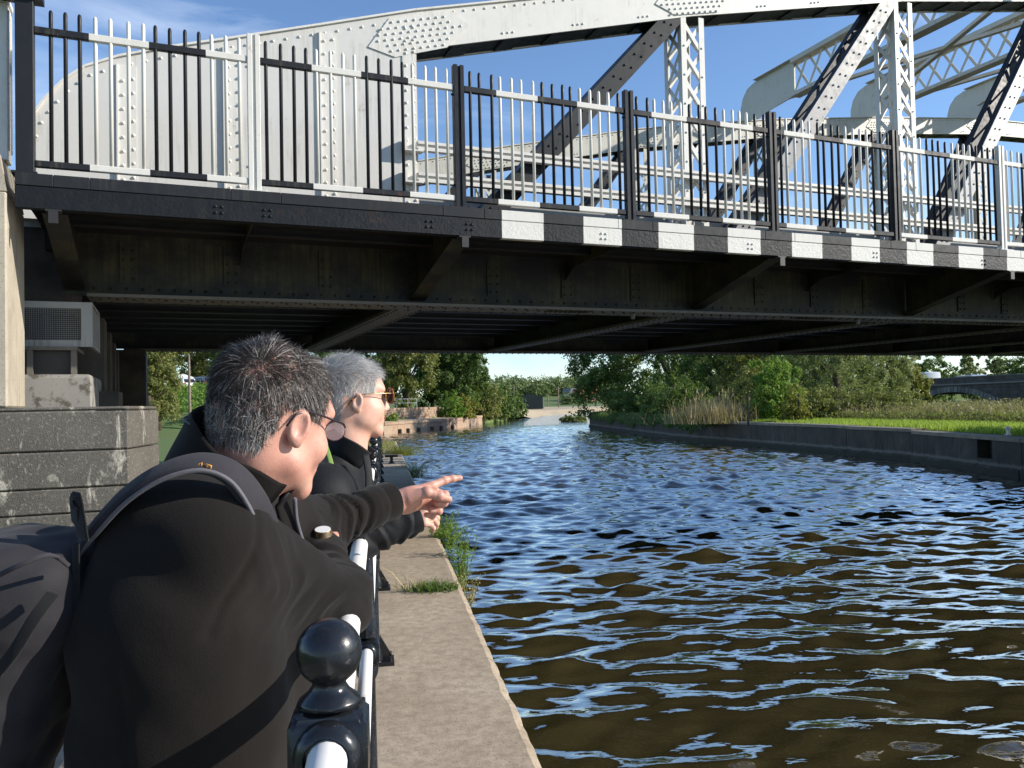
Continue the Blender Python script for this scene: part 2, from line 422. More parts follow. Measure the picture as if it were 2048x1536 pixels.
M['slate_light'] = paint_mat('mid_grey_member_paint', (.17, .17, .175), (.10, .085, .07), dirt_amt=.3)  # mid-grey paint of the second diagonal
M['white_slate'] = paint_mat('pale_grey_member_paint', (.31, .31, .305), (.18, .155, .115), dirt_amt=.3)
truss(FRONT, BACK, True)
truss(FAR0, FAR1, False)

# --- overhead portal braces between the two trusses
for s0, zt in ((13.9, 10.05), (17.9, 10.50), (21.9, 10.85)):
    zb = zt-.95; w0, w1 = .62, 10.30
    br = empty('portal_brace', (0, 0, 0), 0, bridge)
    for sgn, we in ((1, w1), (-1, w0)):        # solid rounded end plates, profile in (w, z)
        pr = [(0, -1.15), (0, -.55), (.10, -.28), (.30, -.08), (.62, 0.), (2.1, 0.), (2.1, -.90), (1.0, -.96)]
        m = MB(); V = [(s0-.02+e, we-sgn*x, zt+z) for e in (0, .04) for x, z in pr]; n = len(pr)
        m.add(V, [tuple(range(n)), tuple(range(2*n-1, n-1, -1))]+[(i, n+i, n+(i+1) % n, (i+1) % n) for i in range(n)])
        m.build('curved_end_plate', M['white_old'], br)
    for z0, z1 in ((zt-.10, zt), (zb, zb+.09)):
        MB().box(s0-.14, s0+.14, w0+2.1, w1-2.1, z0, z1).build('brace_flange', M['white_old'], br)
    MB().box(s0-.14, s0+.14, w0+.68, w1-.68, zt+.001, zt+.016).build('brace_cap', M['white_old'], br)
    nb = 11; dw = (w1-w0-4.2)/nb
    for j in range(nb):
        for d in (0, 1):
            a, b = w0+2.1+dw*j, w0+2.1+dw*(j+1)
            MB().bar((s0+.03*(d*2-1), a if d else b, zb+.08), (s0+.03*(d*2-1), b if d else a, zt-.08), .07, .012, (1, 0, 0)).build('lattice_bar', M['white_old'], br)
# plan bracing between the braces (flat lattice overhead)
for s0, s1, z in ((13.9, 17.9, 9.35), (17.9, 21.9, 9.8)):
    for a, b in ((1.9, 9.1), (9.1, 1.9)):
        MB().bar((s0+.2, a, z), (s1-.2, b, z+.4), .12, .08).build('wind_brace', M['white_old'], bridge)

# --- guard rails along the truss
for z in (4.57, 4.20):
    g = MB().box(1.96, S_END, FRONT-.085, FRONT-.030, z-.055, z+.055).build('guard_rail', M['white'], bridge)
    MB().box(1.97, S_END, FRONT-.110, FRONT-.086, z+.020, z+.055).box(1.97, S_END, FRONT-.110, FRONT-.086, z-.055, z-.020).build('rail_lip', M['white'], g)
    MB().box(1.80, 2.03, FRONT-.125, FRONT-.012, z-.075, z-.058).box(1.80, 1.83, FRONT-.125, FRONT-.012, z-.057, z+.07).build('rail_bracket', M['white'], g)
MB().box(2.05, S_END, BACK+.06, BACK+.16, 4.02, 4.13).build('kerb_rail', M['white_slate'], bridge)

# --- deck, footway and fascia
MB().box(-1.9, S_END, -.02, FRONT-.06, 3.40, 3.495).build('footway_deck', M['deck_under'], bridge)
MB().box(-1.9, S_END, FRONT-.059, (FRONT+BACK)/2-.03, 3.385, 3.448).build('footway_deck', M['deck_under'], bridge)  # inner strip added to stop sun leaking onto the girder web
MB().box(-1.9, S_END, (FRONT+BACK)/2+.03, (FAR0+FAR1)/2-.03, 3.20, 3.44).build('road_deck', M['deck_under'], bridge)
for wf, sg in ((-.10, 1),):
    w_in = wf+.075
    MB().box(-1.90, S_END, wf, w_in, 3.22, 3.405).build('fascia_beam', M['fascia_lo'], bridge, bevel=.004)
    edges = [-1.90, -1.62, -1.35]+[x for k in range(0, 16) for x in (2*k-.22, 2*k+.22)]+[S_END]
    for a, b in zip(edges[:-1], edges[1:]):
        if b-a > .05: MB().box(a+.002, b-.002, wf-.006, w_in+.02, 3.408, 3.510).build('fascia_cap', M['fascia_up'], bridge, bevel=.003)
rv = MB()
for s0 in np.arange(-.35, 14, 1.96):
    for e in (0., .42) if s0 < 3 else (0.,):
        for dx in (0, .055):
            for dz in (0, .055): rv.rivets([(s0+e+dx, -.10, 3.285+dz)], (0, -1, 0), .015, .014)
tag(rv.build('rivets', M['fascia_lo'], bridge, True), kind='stuff')

# --- plate girders under the trusses
def girder(f, b, near):
    c = (f+b)/2
    m = MB().box(-1.75, S_END, c-.012, c+.012, 2.735, 3.45)
    g = m.build('plate_girder', M['under_black'], bridge)
    MB().box(-1.50, S_END, c-.24, c+.24, 2.70, 2.733).build('bottom_flange', M['soffit'], g)
    MB().box(-1.50, S_END, c-.12, c-.0125, 2.734, 2.755).box(-1.50, S_END, c-.025, c-.0125, 2.756, 2.87).build('flange_angle', M['under_black'], g)
    MB().box(-1.75, S_END, c-.14, c+.14, 3.452, 3.47).box(-1.75, S_END, c-.025, c-.0125, 3.33, 3.452).build('top_flange', M['under_black'], g)
    rv = MB()
    for s0 in np.arange(-1.45, 16 if near else 24, .155):
        rv.rivets([(s0, c-.20, 2.70), (s0+.07, c-.10, 2.70), (s0, c+.20, 2.70)], (0, 0, -1), .017, .018)
        if near: rv.rivets([(s0, c-.025, 2.815)], (0, -1, 0), .017, .016)
    for s0 in np.arange(-1.12, 16, 1.03):
        if near:
            MB().box(s0-.085, s0+.085, c-.030, c-.0255, 2.872, 3.329).build('stiffener', M['under_black'], g)
            for z in np.arange(2.92, 3.30, .10): rv.rivets([(s0-.045, c-.030, z), (s0+.045, c-.030, z)], (0, -1, 0), .017, .016)
    for s0 in np.arange(3.7, 16, 4):
        if near: rv.rivets([(s0+i*.07, c-.22+j*.05, 2.70) for i in range(9) for j in range(5)], (0, 0, -1), .016, .018)
    tag(rv.build('rivets', M['under_black'], g, True), kind='stuff')
    return c
cn = girder(FRONT, BACK, True); cf = girder(FAR0, FAR1, False)
# cantilever brackets carrying the footway
for k, s0 in enumerate(np.arange(-2.0+.3, 27, 2.0)):
    s0 = s0-.3 if k else -1.62
    big = (k % 2 == 0)
    m = MB()
    for sg, c, wo in ((1, cn, -.02),):
        if big:
            pr = [(c-.03, 2.80), (wo, 3.215), (wo, 3.395), (c-.03, 3.395)]
        else: pr = [(c-.03, 3.10), (c-.12, 3.16), (c-.30, 3.24), (wo, 3.30), (wo, 3.395), (c-.03, 3.395)]
        n = len(pr)
        V = [(s0+e, w, z) for e in (-.007, .007) for w, z in pr]
        m.add(V, [tuple(range(n)), tuple(range(2*n-1, n-1, -1))]+[(i, n+i, n+(i+1) % n, (i+1) % n) for i in range(n)])
        bk = m.build('cantilever_bracket', M['under_black'], bridge)
        if big:
            MB().bar((s0, c-.06, 2.79), (s0, wo+.01, 3.205), .19, .012, (0, .3, 1)).build('bracket_flange', M['under_black'], bk)
            MB().box(s0-.035, s0+.035, -.135, -.108, 3.10, 3.20).box(s0-.06, s0+.06, -.13, -.02, 3.202, 3.215).build('bracket_lug', M['stringer'], bk)
# cross girders (floor beams) with rivetted bottom flange, and stringers
for s0 in np.arange(2.0, 28, 4.0):
    prz = lambda w: 2.745+.0*w
    m = MB().box(s0-.012, s0+.012, cn+.25, cf-.25, 2.76, 3.19)
    fb = m.build('floor_beam', M['under_black'], bridge)
    MB().box(s0-.19, s0+.19, cn+.245, cf-.245, 2.715, 2.755).build('bottom_flange', M['soffit'], fb)
    rv = MB()
    if s0 < 20:
        for w in np.arange(cn+.35, cf-.3, .15):
            rv.rivets([(s0-.14, w, 2.715), (s0+.14, w, 2.715)], (0, 0, -1), .017, .018)
        tag(rv.build('rivets', M['under_black'], fb, True), kind='stuff')
for w in np.arange(cn+.95, cf-.4, .86):
    MB().box(-1.8, S_END, w-.06, w+.06, 2.98, 3.0).box(-1.8, S_END, w-.008, w+.008, 3.001, 3.199).build('stringer', M['stringer'], bridge)
for w in (.35, .95): MB().box(-1.85, S_END, w-.05, w+.05, 3.31, 3.325).box(-1.85, S_END, w-.008, w+.008, 3.326, 3.399).build('footway_joist', M['stringer'], bridge)
# outlet pipes under the girder
for s0 in (4.95, 8.9): MB().cyl((s0, cn-.1, 2.62), (s0, cn-.1, 2.70), .03, n=10).build('drain_pipe', M['soffit'], bridge)

# ================================================================ the striped footway fence on the bridge
fence = thing('footway_fence', 'black and white striped vertical bar fence along the edge of the bridge footway', 'fence', BP+np.array([0, 0, 0]), math.pi/2-BANG)
PITCH_B = 2/17
def is_black(i): return ((i-1)//4) % 2 == 0
fb_b = MB(); 
def bar_mesh(mat):
    m = MB().lathe([(.0168, 3.605), (.0168, 4.915), (.013, 4.935), (.006, 4.943)], n=10); return raw_mesh('fence_bar', m.v, m.f, mat, True)
me_bar = {True: bar_mesh(M['black']), False: bar_mesh(M['white'])}
for i in range(-14, 17*13):
    if i % 17 == 0: continue
    link('fence_bar', me_bar[is_black(i)], fence, loc=(i*PITCH_B, 0, random.uniform(-.004, .004)), rot=(random.uniform(-.002, .002), random.uniform(-.003, .003), 0))
for k in range(0, 14):
    pm = M['black'] if is_black(17*k) else M['white']
    m = MB().box(-.056, -.012, -.035, .035, 3.525, 4.985).box(.012, .056, -.035, .035, 3.525, 4.985).box(-.012, .012, -.022, .022, 3.525, 4.975)
    o = m.build('fence_post', pm, fence, bevel=.004); o.location = (2*k, 0, 0)
    MB().box(-.13, .13, -.075, .075, 3.5125, 3.524).cyl((-.1, 0, 3.524), (-.1, 0, 3.545), .014, n=6).cyl((.1, 0, 3.524), (.1, 0, 3.545), .014, n=6).build('post_foot', pm, o)
    for zb_ in (4.68, 3.75): MB().cyl((-.056, 0, zb_), (-.075, 0, zb_), .012, n=8).build('fixing_bolt', pm, o)
def rail_piece(a, b):
    for z0, z1, nm in ((4.718, 4.780, 'top_rail'), (3.588, 3.645, 'bottom_rail')):
        MB().box(a, b, -.024, .024, z0, z1).build(nm, M['rail_stripe'], fence, bevel=.006)
rail_piece(-1.765, -.058)
for k in range(0, 13): rail_piece(2*k+.058, 2*k+2-.058)
# tall end post of the fence
m = MB().box(-1.90, -1.765, -.055, .055, 3.512, 5.60)
o = m.build('end_post', M['black'], fence, bevel=.005)
MB().box(-2.12, -1.70, -.11, .11, 5.005, 5.06).box(-1.93, -1.74, -.085, .085, 3.5115, 3.530).build('end_post_collar', M['black'], o)

# ================================================================ ground, water, quays
WZ = -.90
RIVER = [(.66, -70), (.66, 37), (-4, 39), (-7, 46), (-7, 63), (-2.5, 71), (.3, 74.5), (2.65, 80), (7.7, 88.3), (13.3, 109.3), (18, 128), (28, 165), (35.4, 180.5), (53, 207), (90, 232), (220, 262),
         (220, 226), (115, 186), (62, 132), (27, 87), (21.5, 81), (18.95, 50), (19.8, 36), (19.9, 27.5), (18.6, 20.8), (18.0, -70)]
RP = np.array(RIVER, float)
def in_poly(p, poly=RP):
    x, y = p[..., 0], p[..., 1]; ins = np.zeros(x.shape, bool); n = len(poly)
    for i in range(n):
        x0, y0 = poly[i]; x1, y1 = poly[(i+1) % n]
        c = ((y0 > y) != (y1 > y)) & (x < (x1-x0)*(y-y0)/(y1-y0+1e-12)+x0); ins ^= c
    return ins
def edge_dist(p, poly=RP):
    d = np.full(p.shape[:-1], 1e9); n = len(poly)
    for i in range(n):
        a, b = poly[i], poly[(i+1) % n]; ab = b-a
        t_ = np.clip(((p-a)@ab)/(ab@ab), 0, 1); q = a+t_[..., None]*ab; d = np.minimum(d, np.linalg.norm(p-q, axis=-1))
    return d
def sm(a, b, x): t_ = np.clip((x-a)/(b-a), 0, 1); return t_*t_*(3-2*t_)
def vnoise(x, y, s, seed=0): return np.array([mnoise.noise((float(a)*s+seed, float(b)*s, seed*1.7)) for a, b in zip(np.ravel(x), np.ravel(y))]).reshape(np.shape(x))
def ground_h(P):
    x, y = P[..., 0], P[..., 1]; d = edge_dist(P)
    left = x < (.95+np.where(y > 40, (y-40)*.22, 0))
    h = np.where(left, 0.0, .27)
    h = np.where(left & (x > -3.2) & (y < 38), -.06, h)                          # under the quay slabs and the towpath
    h = np.where(left & (y > 68) & (y < 114), np.where(d < 4.0, .05, 1.42), h)   # sandstone bank stands higher behind its wall
    h = np.where(y > 150, np.interp(y, [150, 185, 230], [.6, -.1, .5]), h)       # beach and flood meadow
    # embankment with the car park, behind the lawn
    h = np.where((x < -9) & (y < 80), 0.0, h)
    h = h+np.where(x < -5, (3.9-np.maximum(h, 0))*sm(85, 93, y)*sm(-7, -12, x)*(1-sm(115, 140, y)), 0)
    # right bank: rough ground rising to the road causeway
    h = h+np.where(~left, 1.9*sm(24, 34, x)*(1-sm(95, 150, y)), 0)*.04
    far = sm(240, 520, np.hypot(x, y)); hill = 4+3*np.sin(x*.006+.6)+1.5*np.sin(x*.013+y*.004)
    h = h+far*np.maximum(hill, 1)+sm(700, 1800, np.hypot(x, y))*(9+6*np.sin(x*.0021+1.0))
    return h, d
pts = []
for y in np.arange(-69, 130, 3.0):
    for x in np.arange(-60, 75, 3.0): pts.append((x+rng.uniform(-.6, .6), y+rng.uniform(-.6, .6)))
for r_ in np.geomspace(140, 3200, 26):
    n = 120
    for a in np.linspace(-math.pi, math.pi, n, endpoint=False): pts.append((r_*math.sin(a), r_*math.cos(a)))
pts = np.array(pts)
d = edge_dist(pts); pts = pts[(~in_poly(pts)) & (d > 1.0)]
rn = len(RIVER)
allp = [Vector(p) for p in RIVER]+[Vector(p) for p in pts]
vo, eo, fo, *_ = delaunay_2d_cdt(allp, [(i, (i+1) % rn) for i in range(rn)], [], 0, 1e-4)
V2 = np.array([(v.x, v.y) for v in vo]); F2 = [tuple(f) for f in fo]
cen = np.array([V2[list(f)].mean(0) for f in F2]); keep = ~in_poly(cen)
hh, dd = ground_h(V2); nz = vnoise(V2[:, 0], V2[:, 1], .12, 3)*.10*sm(1.0, 5, dd)*sm(20, 45, np.hypot(V2[:, 0], V2[:, 1]))
hh = hh+nz
GV = [(*p, z) for p, z in zip(V2, hh)]; GF = [f for f, k in zip(F2, keep) if k]
base = len(GV)        # skirt along the river edge
for i in range(rn):
    p = RIVER[i]; GV.append((p[0], p[1], -3.0))
idx = {}
for i, p in enumerate(RIVER): idx[i] = int(np.argmin(np.hypot(V2[:, 0]-p[0], V2[:, 1]-p[1])))
GF += [(idx[i], idx[(i+1) % rn], base+(i+1) % rn, base+i) for i in range(rn)]
t = NT('meadow_ground')
n1 = t.noise(.35, 6, .6); n2 = t.noise(9.0, 5, .7); n3 = t.noise(60, 3)
g = t.ramp(n2, [(.25, (.045, .075, .014)), (.5, (.090, .145, .024)), (.75, (.14, .18, .045))])
g = t.mix(t.ramp(n1, [(.52, 0.), (.70, .8)]), g, (.115, .105, .045))
t.color(g).rough(.9); t.bump(t.math('ADD', n2, t.math('MULTIPLY', n3, .5)), .7, .05); M['meadow'] = t.m
ground = build('ground', GV, GF, M['meadow']); tag(ground, kind='structure')

# water: one sheet, ripples as relief of the surface
t = NT('river_water')
mp = t.mapped((1.0, 1.35, 1.0), (0, 0, .30))
a1 = t.noise(.95, 1, .3, .5, vec=mp); a2 = t.noise(2.1, 1, .35, .8, vec=t.mapped((1.0, 1.6, 1), (0, 0, -.12))); a3 = t.noise(6.5, 2, .4, .4, vec=t.mapped((1, 1.7, 1), (0, 0, .4))); a4 = t.noise(.22, 2, .5, 0, vec=mp)
gust = t.ramp(t.noise(.10, 3, .6), [(.35, .35), (.65, 1.)])
far_ = t.ramp(t.math('DIVIDE', t.xyz()[1], 100.0), [(.12, 0.), (.7, 1.)])
h = t.math('MULTIPLY', t.math('ADD', t.math('MULTIPLY', a1, .55), t.math('MULTIPLY', a2, .30)), far_)
h = t.math('ADD', h, t.math('MULTIPLY', t.math('MULTIPLY', a3, gust), .045))
t.bump(h, 1.0, .13)
nrm = t.b.inputs['Normal'].links[0].from_socket
df = t.n.new('ShaderNodeBsdfDiffuse'); df.inputs['Color'].default_value = (.037, .0295, .0115, 1); t.lk(nrm, df.inputs['Normal'])
gl = t.n.new('ShaderNodeBsdfGlossy'); gl.inputs['Roughness'].default_value = .02; gl.inputs['Color'].default_value = (1, 1, 1, 1); t.lk(nrm, gl.inputs['Normal'])
fr = t.n.new('ShaderNodeFresnel'); fr.inputs['IOR'].default_value = 1.333; t.lk(nrm, fr.inputs['Normal'])
mx = t.n.new('ShaderNodeMixShader'); t.lk(t.ramp(fr.outputs[0], [(0., 0.), (.026, .012), (.045, .10), (.10, .30), (.25, .62), (.6, .86), (1., 1.)]), mx.inputs['Fac']); t.lk(df.outputs[0], mx.inputs[1]); t.lk(gl.outputs[0], mx.inputs[2]); t.lk(mx.outputs[0], t.o.inputs['Surface'])
M['water'] = t.m
# near water is a real rippled surface; the far reaches are flat with fine relief only
def wave_field(X, Y, spacing):
    q = np.random.default_rng(21); Z = np.zeros_like(X); n = 90
    lam = np.exp(q.uniform(math.log(.22), math.log(1.25), n)); th = q.normal(1.70, .55, n); ph = q.uniform(0, 2*math.pi, n)
    amp = .0100*lam**.95/ math.sqrt(n/14)
    wx_, wy_ = X+.05*np.sin(Y*1.7+.6*X), Y+.05*np.sin(X*2.3-.4*Y)
    for l_, t_, p_, a_ in zip(lam, th, ph, amp):
        k = 2*math.pi/l_; fade = np.clip((l_/spacing-2.2)/2.0, 0, 1)
        Z += a_*fade*np.sin(k*(wx_*math.cos(t_)+wy_*math.sin(t_))+p_)
    Z += .25*Z*np.abs(Z)/.02
    return Z
yr = [1.0]
while yr[-1] < 96: yr.append(yr[-1]+max(.03, yr[-1]*.0038))
yr = np.array(yr); nc = 420; uu = np.linspace(0, 1, nc)
x1_ = np.clip(2.2+yr*.80, 4, 24.0); Xg = -.2+(x1_[:, None]+.2)*uu[None, :]*np.ones((len(yr), 1)); Yg = np.repeat(yr[:, None], nc, 1)
x1_s = 24.0; Xg = np.where(np.ones_like(Xg) > 0, -.2+(x1_s+.2)*(uu[None, :]**1.25), 0)
spc = np.maximum(np.gradient(yr)[:, None], np.gradient(Xg, axis=1))
Zg = wave_field(Xg, Yg, spc)*np.clip((96-Yg)/12, 0, 1)*np.interp(Yg, [4, 8, 14, 24], [.36, .54, .85, 1.12])*np.clip((Yg-1)/.5, 0, 1)*np.clip((24-Xg)/.6, 0, 1)*np.clip((Xg+.2)/.3, 0, 1)
WV = np.stack([Xg, Yg, WZ+Zg], -1).reshape(-1, 3); nr = len(yr)
I = np.arange(nr*nc).reshape(nr, nc); WF = np.stack([I[:-1, :-1], I[:-1, 1:], I[1:, 1:], I[1:, :-1]], -1).reshape(-1, 4)
b0 = len(WV)
cs = [(-40, -90), (320, -90), (320, 1.0), (-40, 1.0), (-.2, 1.0), (24, 1.0), (-40, yr[-1]), (-.2, yr[-1]), (24, yr[-1]), (320, yr[-1]), (-40, 320), (320, 320)]
WV = np.concatenate([WV, [(x, y, WZ) for x, y in cs]]); e = lambda i: b0+i
WF = np.concatenate([WF, [[e(0), e(1), e(2), e(3)], [e(3), e(4), e(7), e(6)], [e(5), e(2), e(9), e(8)], [e(6), e(9), e(11), e(10)]]])
water = build('river_water', WV, WF, M['water'], smooth=True); tag(water, kind='structure')

# ---- concrete materials
t = NT('worn_quay_concrete')
n1 = t.noise(1.3, 6, .6); n2 = t.noise(14, 5, .7); pb = t.voro(55)
c = t.ramp(n1, [(.3, (.32, .245, .165)), (.55, (.41, .325, .23)), (.8, (.47, .39, .285))])
c = t.mix(t.ramp(n2, [(.35, .5), (.6, 0.)]), c, (.14, .11, .075)); c = t.mix(t.ramp(pb, [(.05, .55), (.16, 0.)]), c, (.36, .33, .28))
c = t.mix(t.ramp(t.noise(90, 2), [(.62, 0.), (.68, .6)]), c, (.06, .045, .03))
t.color(c).rough(.88); nb = t.bump(n2, .35, .01); t.bump(t.noise(140, 3), .5, .003, nb); M['quay'] = t.m
t = NT('aggregate_concrete')
n1 = t.noise(1.1, 6, .65); sp = t.voro(95, out='Color'); spd = t.voro(95)
c = t.ramp(n1, [(.35, (.070, .063, .053)), (.6, (.105, .096, .080)), (.8, (.16, .145, .12))])
c = t.mix(t.ramp(t.noise(42, 4, .7), [(.56, 0.), (.66, .7)]), c, (.27, .24, .19)); c = t.mix(t.ramp(spd, [(.10, .8), (.2, 0.)]), c, (.07, .055, .04))
z = t.xyz()[2]
eff = t.ramp(t.noise(2.4, 5, .7, .6, vec=t.mapped((1.6, 1.6, .55))), [(.57, 0.), (.64, 1.)])
c = t.mix(t.math('MULTIPLY', eff, .85), c, (.50, .46, .38))
t.color(c).rough(.85); nb = t.bump(t.noise(30, 5, .7), .5, .012); t.bump(spd, .35, .006, nb); M['aggregate'] = t.m
t = NT('pale_rendered_concrete')
n1 = t.noise(2.0, 6, .65); c = t.ramp(n1, [(.35, (.30, .26, .20)), (.7, (.44, .39, .31))])
c = t.mix(t.ramp(t.noise(3, 5, .6, vec=t.mapped((7, 7, .5))), [(.55, 0.), (.7, .6)]), c, (.17, .14, .10))
c = t.mix(t.ramp(t.noise(60, 3), [(.60, 0.), (.68, .6)]), c, (.14, .12, .09))
t.color(c).rough(.85); t.bump(t.noise(45, 5, .7), .4, .008); M['pale_conc'] = t.m
t = NT('stained_dock_concrete')
n1 = t.noise(.9, 6, .65); c = t.ramp(n1, [(.35, (.032, .028, .021)), (.6, (.062, .054, .042)), (.78, (.13, .115, .09))])
c = t.mix(t.ramp(t.noise(2, 5, .6, vec=t.mapped((3, 3, .4))), [(.5, 0.), (.66, .75)]), c, (.018, .017, .012))
zd = t.math('ADD', t.xyz()[2], t.math('MULTIPLY', t.noise(3, 5, .65), .22)); c = t.mix(t.ramp(t.math('ADD', zd, 1.0), [(.44, 0.), (.50, .75), (.54, .65), (.60, 0.)]), c, (.17, .155, .125)); c = t.mix(t.ramp(t.math('ADD', zd, 1.0), [(.36, .85), (.46, 0.)]), c, (.020, .024, .010))
t.color(c).rough(.8); t.bump(t.noise(12, 5, .7), .5, .03); M['dock'] = t.m
t = NT('gravel_path')
v = t.ramp(t.voro(70, out='Color'), [(.2, .35), (.8, .65)]); c = t.mix(.5, t.mix(t.ramp(t.noise(2.5, 5), [(.4, 0.), (.65, 1.)]), (.21, .175, .13), (.30, .26, .21)), v, 'SOFT_LIGHT')
t.color(c).rough(.95); t.bump(t.voro(70), .8, .01); M['gravel'] = t.m

# ---- quay ledge in cast slabs, and its wall to the water
quay = tag(empty('quay', (0, 0, 0)), kind='structure')
def slab(y0, y1, seed):
    r_ = np.random.default_rng(seed); n = max(3, int((y1-y0)/.09)); V = []; F = []
    for j in range(n+1):
        y = y0+(y1-y0)*j/n; e = .655+.006*mnoise.noise((y*2.1, seed, 0))+.003*r_.normal()
        xs = [-.40, e-.05, e-.012, e, e-.006, e]; zs = [.0, .0, -.012-.008*r_.random(), -.045-.02*r_.random(), -.5, -1.6]
        for x, z_ in zip(xs, zs): V.append((x, y, z_+(.003 if z_ == 0 else 0)))
    m_ = 6
    for j in range(n):
        for i in range(m_-1): F.append((j*m_+i, j*m_+i+1, (j+1)*m_+i+1, (j+1)*m_+i))
    F.append(tuple(range(m_-1, -1, -1))); F.append(tuple(n*m_+i for i in range(m_)))
    return build('coping_slab', V, F, M['quay'], quay)
joints = [-9.0, -6.0, -3.1, -.2, 1.9, 6.80, 10.9, 15.1, 19.3, 23.4, 27.6, 31.9, 37.0]
for i, (a, b) in enumerate(zip(joints[:-1], joints[1:])): slab(a+.006, b-.006, i)
build('coping_slab', [(-6, 37.0, -3), (.62, 37.0, -3), (.62, 37.0, -.02), (-6, 37.0, -.02), (-6, 36.6, -.02), (.62, 36.6, -.02)], [(0, 1, 2, 3), (3, 2, 5, 4)], M['dock'], quay)
pv = []; ys = np.arange(-12, 40.1, 2.0)
for y in ys: pv += [(-2.6+.1*math.sin(y), y, .012), (-.41, y, .012)]
towpath = build('towpath', pv, [(2*i, 2*i+1, 2*i+3, 2*i+2) for i in range(len(ys)-1)], M['gravel']); tag(towpath, kind='structure')

# mooring cleat on the ledge in the bridge's shadow
M['iron'] = mat_plain('old_iron', (.045, .042, .04), .45, .4, 20, .6, .3)
cl = thing('mooring_cleat', 'small iron mooring cleat on the shaded quay ledge', 'cleat', (.26, 22.4, .003))
MB().lathe([(.09, 0), (.09, .02), (.045, .05), (.04, .16), (.05, .18)], n=12).build('stem', M['iron'], cl, True, angle=40)
MB().cyl((-.17, 0, .20), (.17, 0, .20), .035, n=10).build('horn', M['iron'], cl, True, angle=40)

# ---- right bank: dock wall in long cast bays, with coping, recess and a white mooring post
M['dock_coping'] = mat_plain('dock_coping_concrete', (.20, .175, .13), .85, .25, 3, bump=.4, bscale=20, bdist=.01)
dock = thing('dock_wall', 'long stained concrete dock wall along the grassy far bank', 'wall')
rw = [(17.4, -40), (17.5, -6), (17.75, 8), (18.0, 20.8), (19.3, 27.5), (19.2, 36), (18.75, 43), (18.35, 50), (19.6, 65), (20.9, 81), (27, 87)]
for i, (a, b) in enumerate(zip(rw[:-1], rw[1:])):
    a, b = np.array(a), np.array(b); L = np.linalg.norm(b-a); n = max(1, int(round(L/5.5))); dv = (b-a)/L; nv = np.array([dv[1], -dv[0]])
    for j in range(n):
        p, q = a+dv*(L*j/n+.012), a+dv*(L*(j+1)/n-.012)
        top = .28+.05*math.sin(i*1.7+j)
        if i == 3 and j == 0:      # bay with the ladder recess
            r0, r1 = p+dv*1.5, p+dv*2.35
            V = []
            def qd(m_, A, B, d0, d1, z0, z1):
                P4 = [A-nv*d0, B-nv*d0, B+nv*d1, A+nv*d1]
                m_.add([(x[0], x[1], z0) for x in P4]+[(x[0], x[1], z1) for x in P4], [(3, 2, 1, 0), (4, 5, 6, 7), (0, 1, 5, 4), (1, 2, 6, 5), (2, 3, 7, 6), (3, 0, 4, 7)])
            m = MB(); qd(m, p, r0, .02, .75, -2, top-.10); qd(m, r1, q, .02, .75, -2, top-.10); qd(m, r0, r1, -.38, .75, -2, top-.10); qd(m, r0, r1, .02, .38, -2, -.45)
        else:
            m = MB()
            P4 = [p-nv*.02, q-nv*.02, q+nv*.75, p+nv*.75]
            m.add([(x[0], x[1], -2) for x in P4]+[(x[0], x[1], top-.10) for x in P4], [(3, 2, 1, 0), (4, 5, 6, 7), (0, 1, 5, 4), (1, 2, 6, 5), (2, 3, 7, 6), (3, 0, 4, 7)])
        m.build('wall_bay', M['dock'], dock)
        m = MB(); P4 = [p-nv*.06, q-nv*.06, q+nv*.7, p+nv*.7]
        m.add([(x[0], x[1], top-.098) for x in P4]+[(x[0], x[1], top+.02) for x in P4], [(3, 2, 1, 0), (4, 5, 6, 7), (0, 1, 5, 4), (1, 2, 6, 5), (2, 3, 7, 6), (3, 0, 4, 7)])
        m.build('coping_stone', M['dock_coping'], dock)
        m = MB(); P4 = [p-nv*.12, q-nv*.12, q-nv*.021, p-nv*.021]
        m.add([(x[0], x[1], -2) for x in P4]+[(x[0], x[1], -.66) for x in P4], [(3, 2, 1, 0), (4, 5, 6, 7), (0, 1, 5, 4), (1, 2, 6, 5), (2, 3, 7, 6), (3, 0, 4, 7)])
        m.build('footing', M['dock'], dock)
cb = thing('mooring_post', 'small white painted mooring post on the dock wall beside its recess', 'mooring post', (18.25, 21.6, .31))
MB().lathe([(.10, 0), (.10, .02), (.055, .04), (.05, .15), (.09, .19), (.085, .24), (.03, .26)], n=14).build('post', M['white'], cb, True, angle=40)

# ================================================================ abutment block, pier and bearing at the bridge's end
abut = thing('concrete_abutment', 'dark stained concrete abutment block with pale vertical corner below the bridge end', 'abutment')
cx, cy = -2.13, 7.43
front_dir = -BU[:2]; c0 = np.array([cx, cy])
zs = [-.5, .33, .66, .985, 1.20-.003, 1.475]
zs = [-.5, .43, .69, .90, 1.207, 1.54, 1.578]
far_l = c0+front_dir*4.2
for i, (z0, z1) in enumerate(zip(zs[:-1], zs[1:])):
    e = [.0, .004, -.003, .005, 0., -.012][i]
    o_ = np.array([e, -e])
    A = c0+o_; B = far_l+np.array([0, -e]); Cc = far_l+np.array([0, 1.3]); Dd = np.array([cx+e, cy+.97])
    P4 = [B, A, Dd, Cc]
    m = MB(); m.add([(x[0], x[1], z0+.004) for x in P4]+[(x[0], x[1], z1-.004) for x in P4], [(3, 2, 1, 0), (4, 5, 6, 7), (0, 1, 5, 4), (1, 2, 6, 5), (2, 3, 7, 6), (3, 0, 4, 7)])
    o = m.build('concrete_lift', M['aggregate'], abut, bevel=.012)
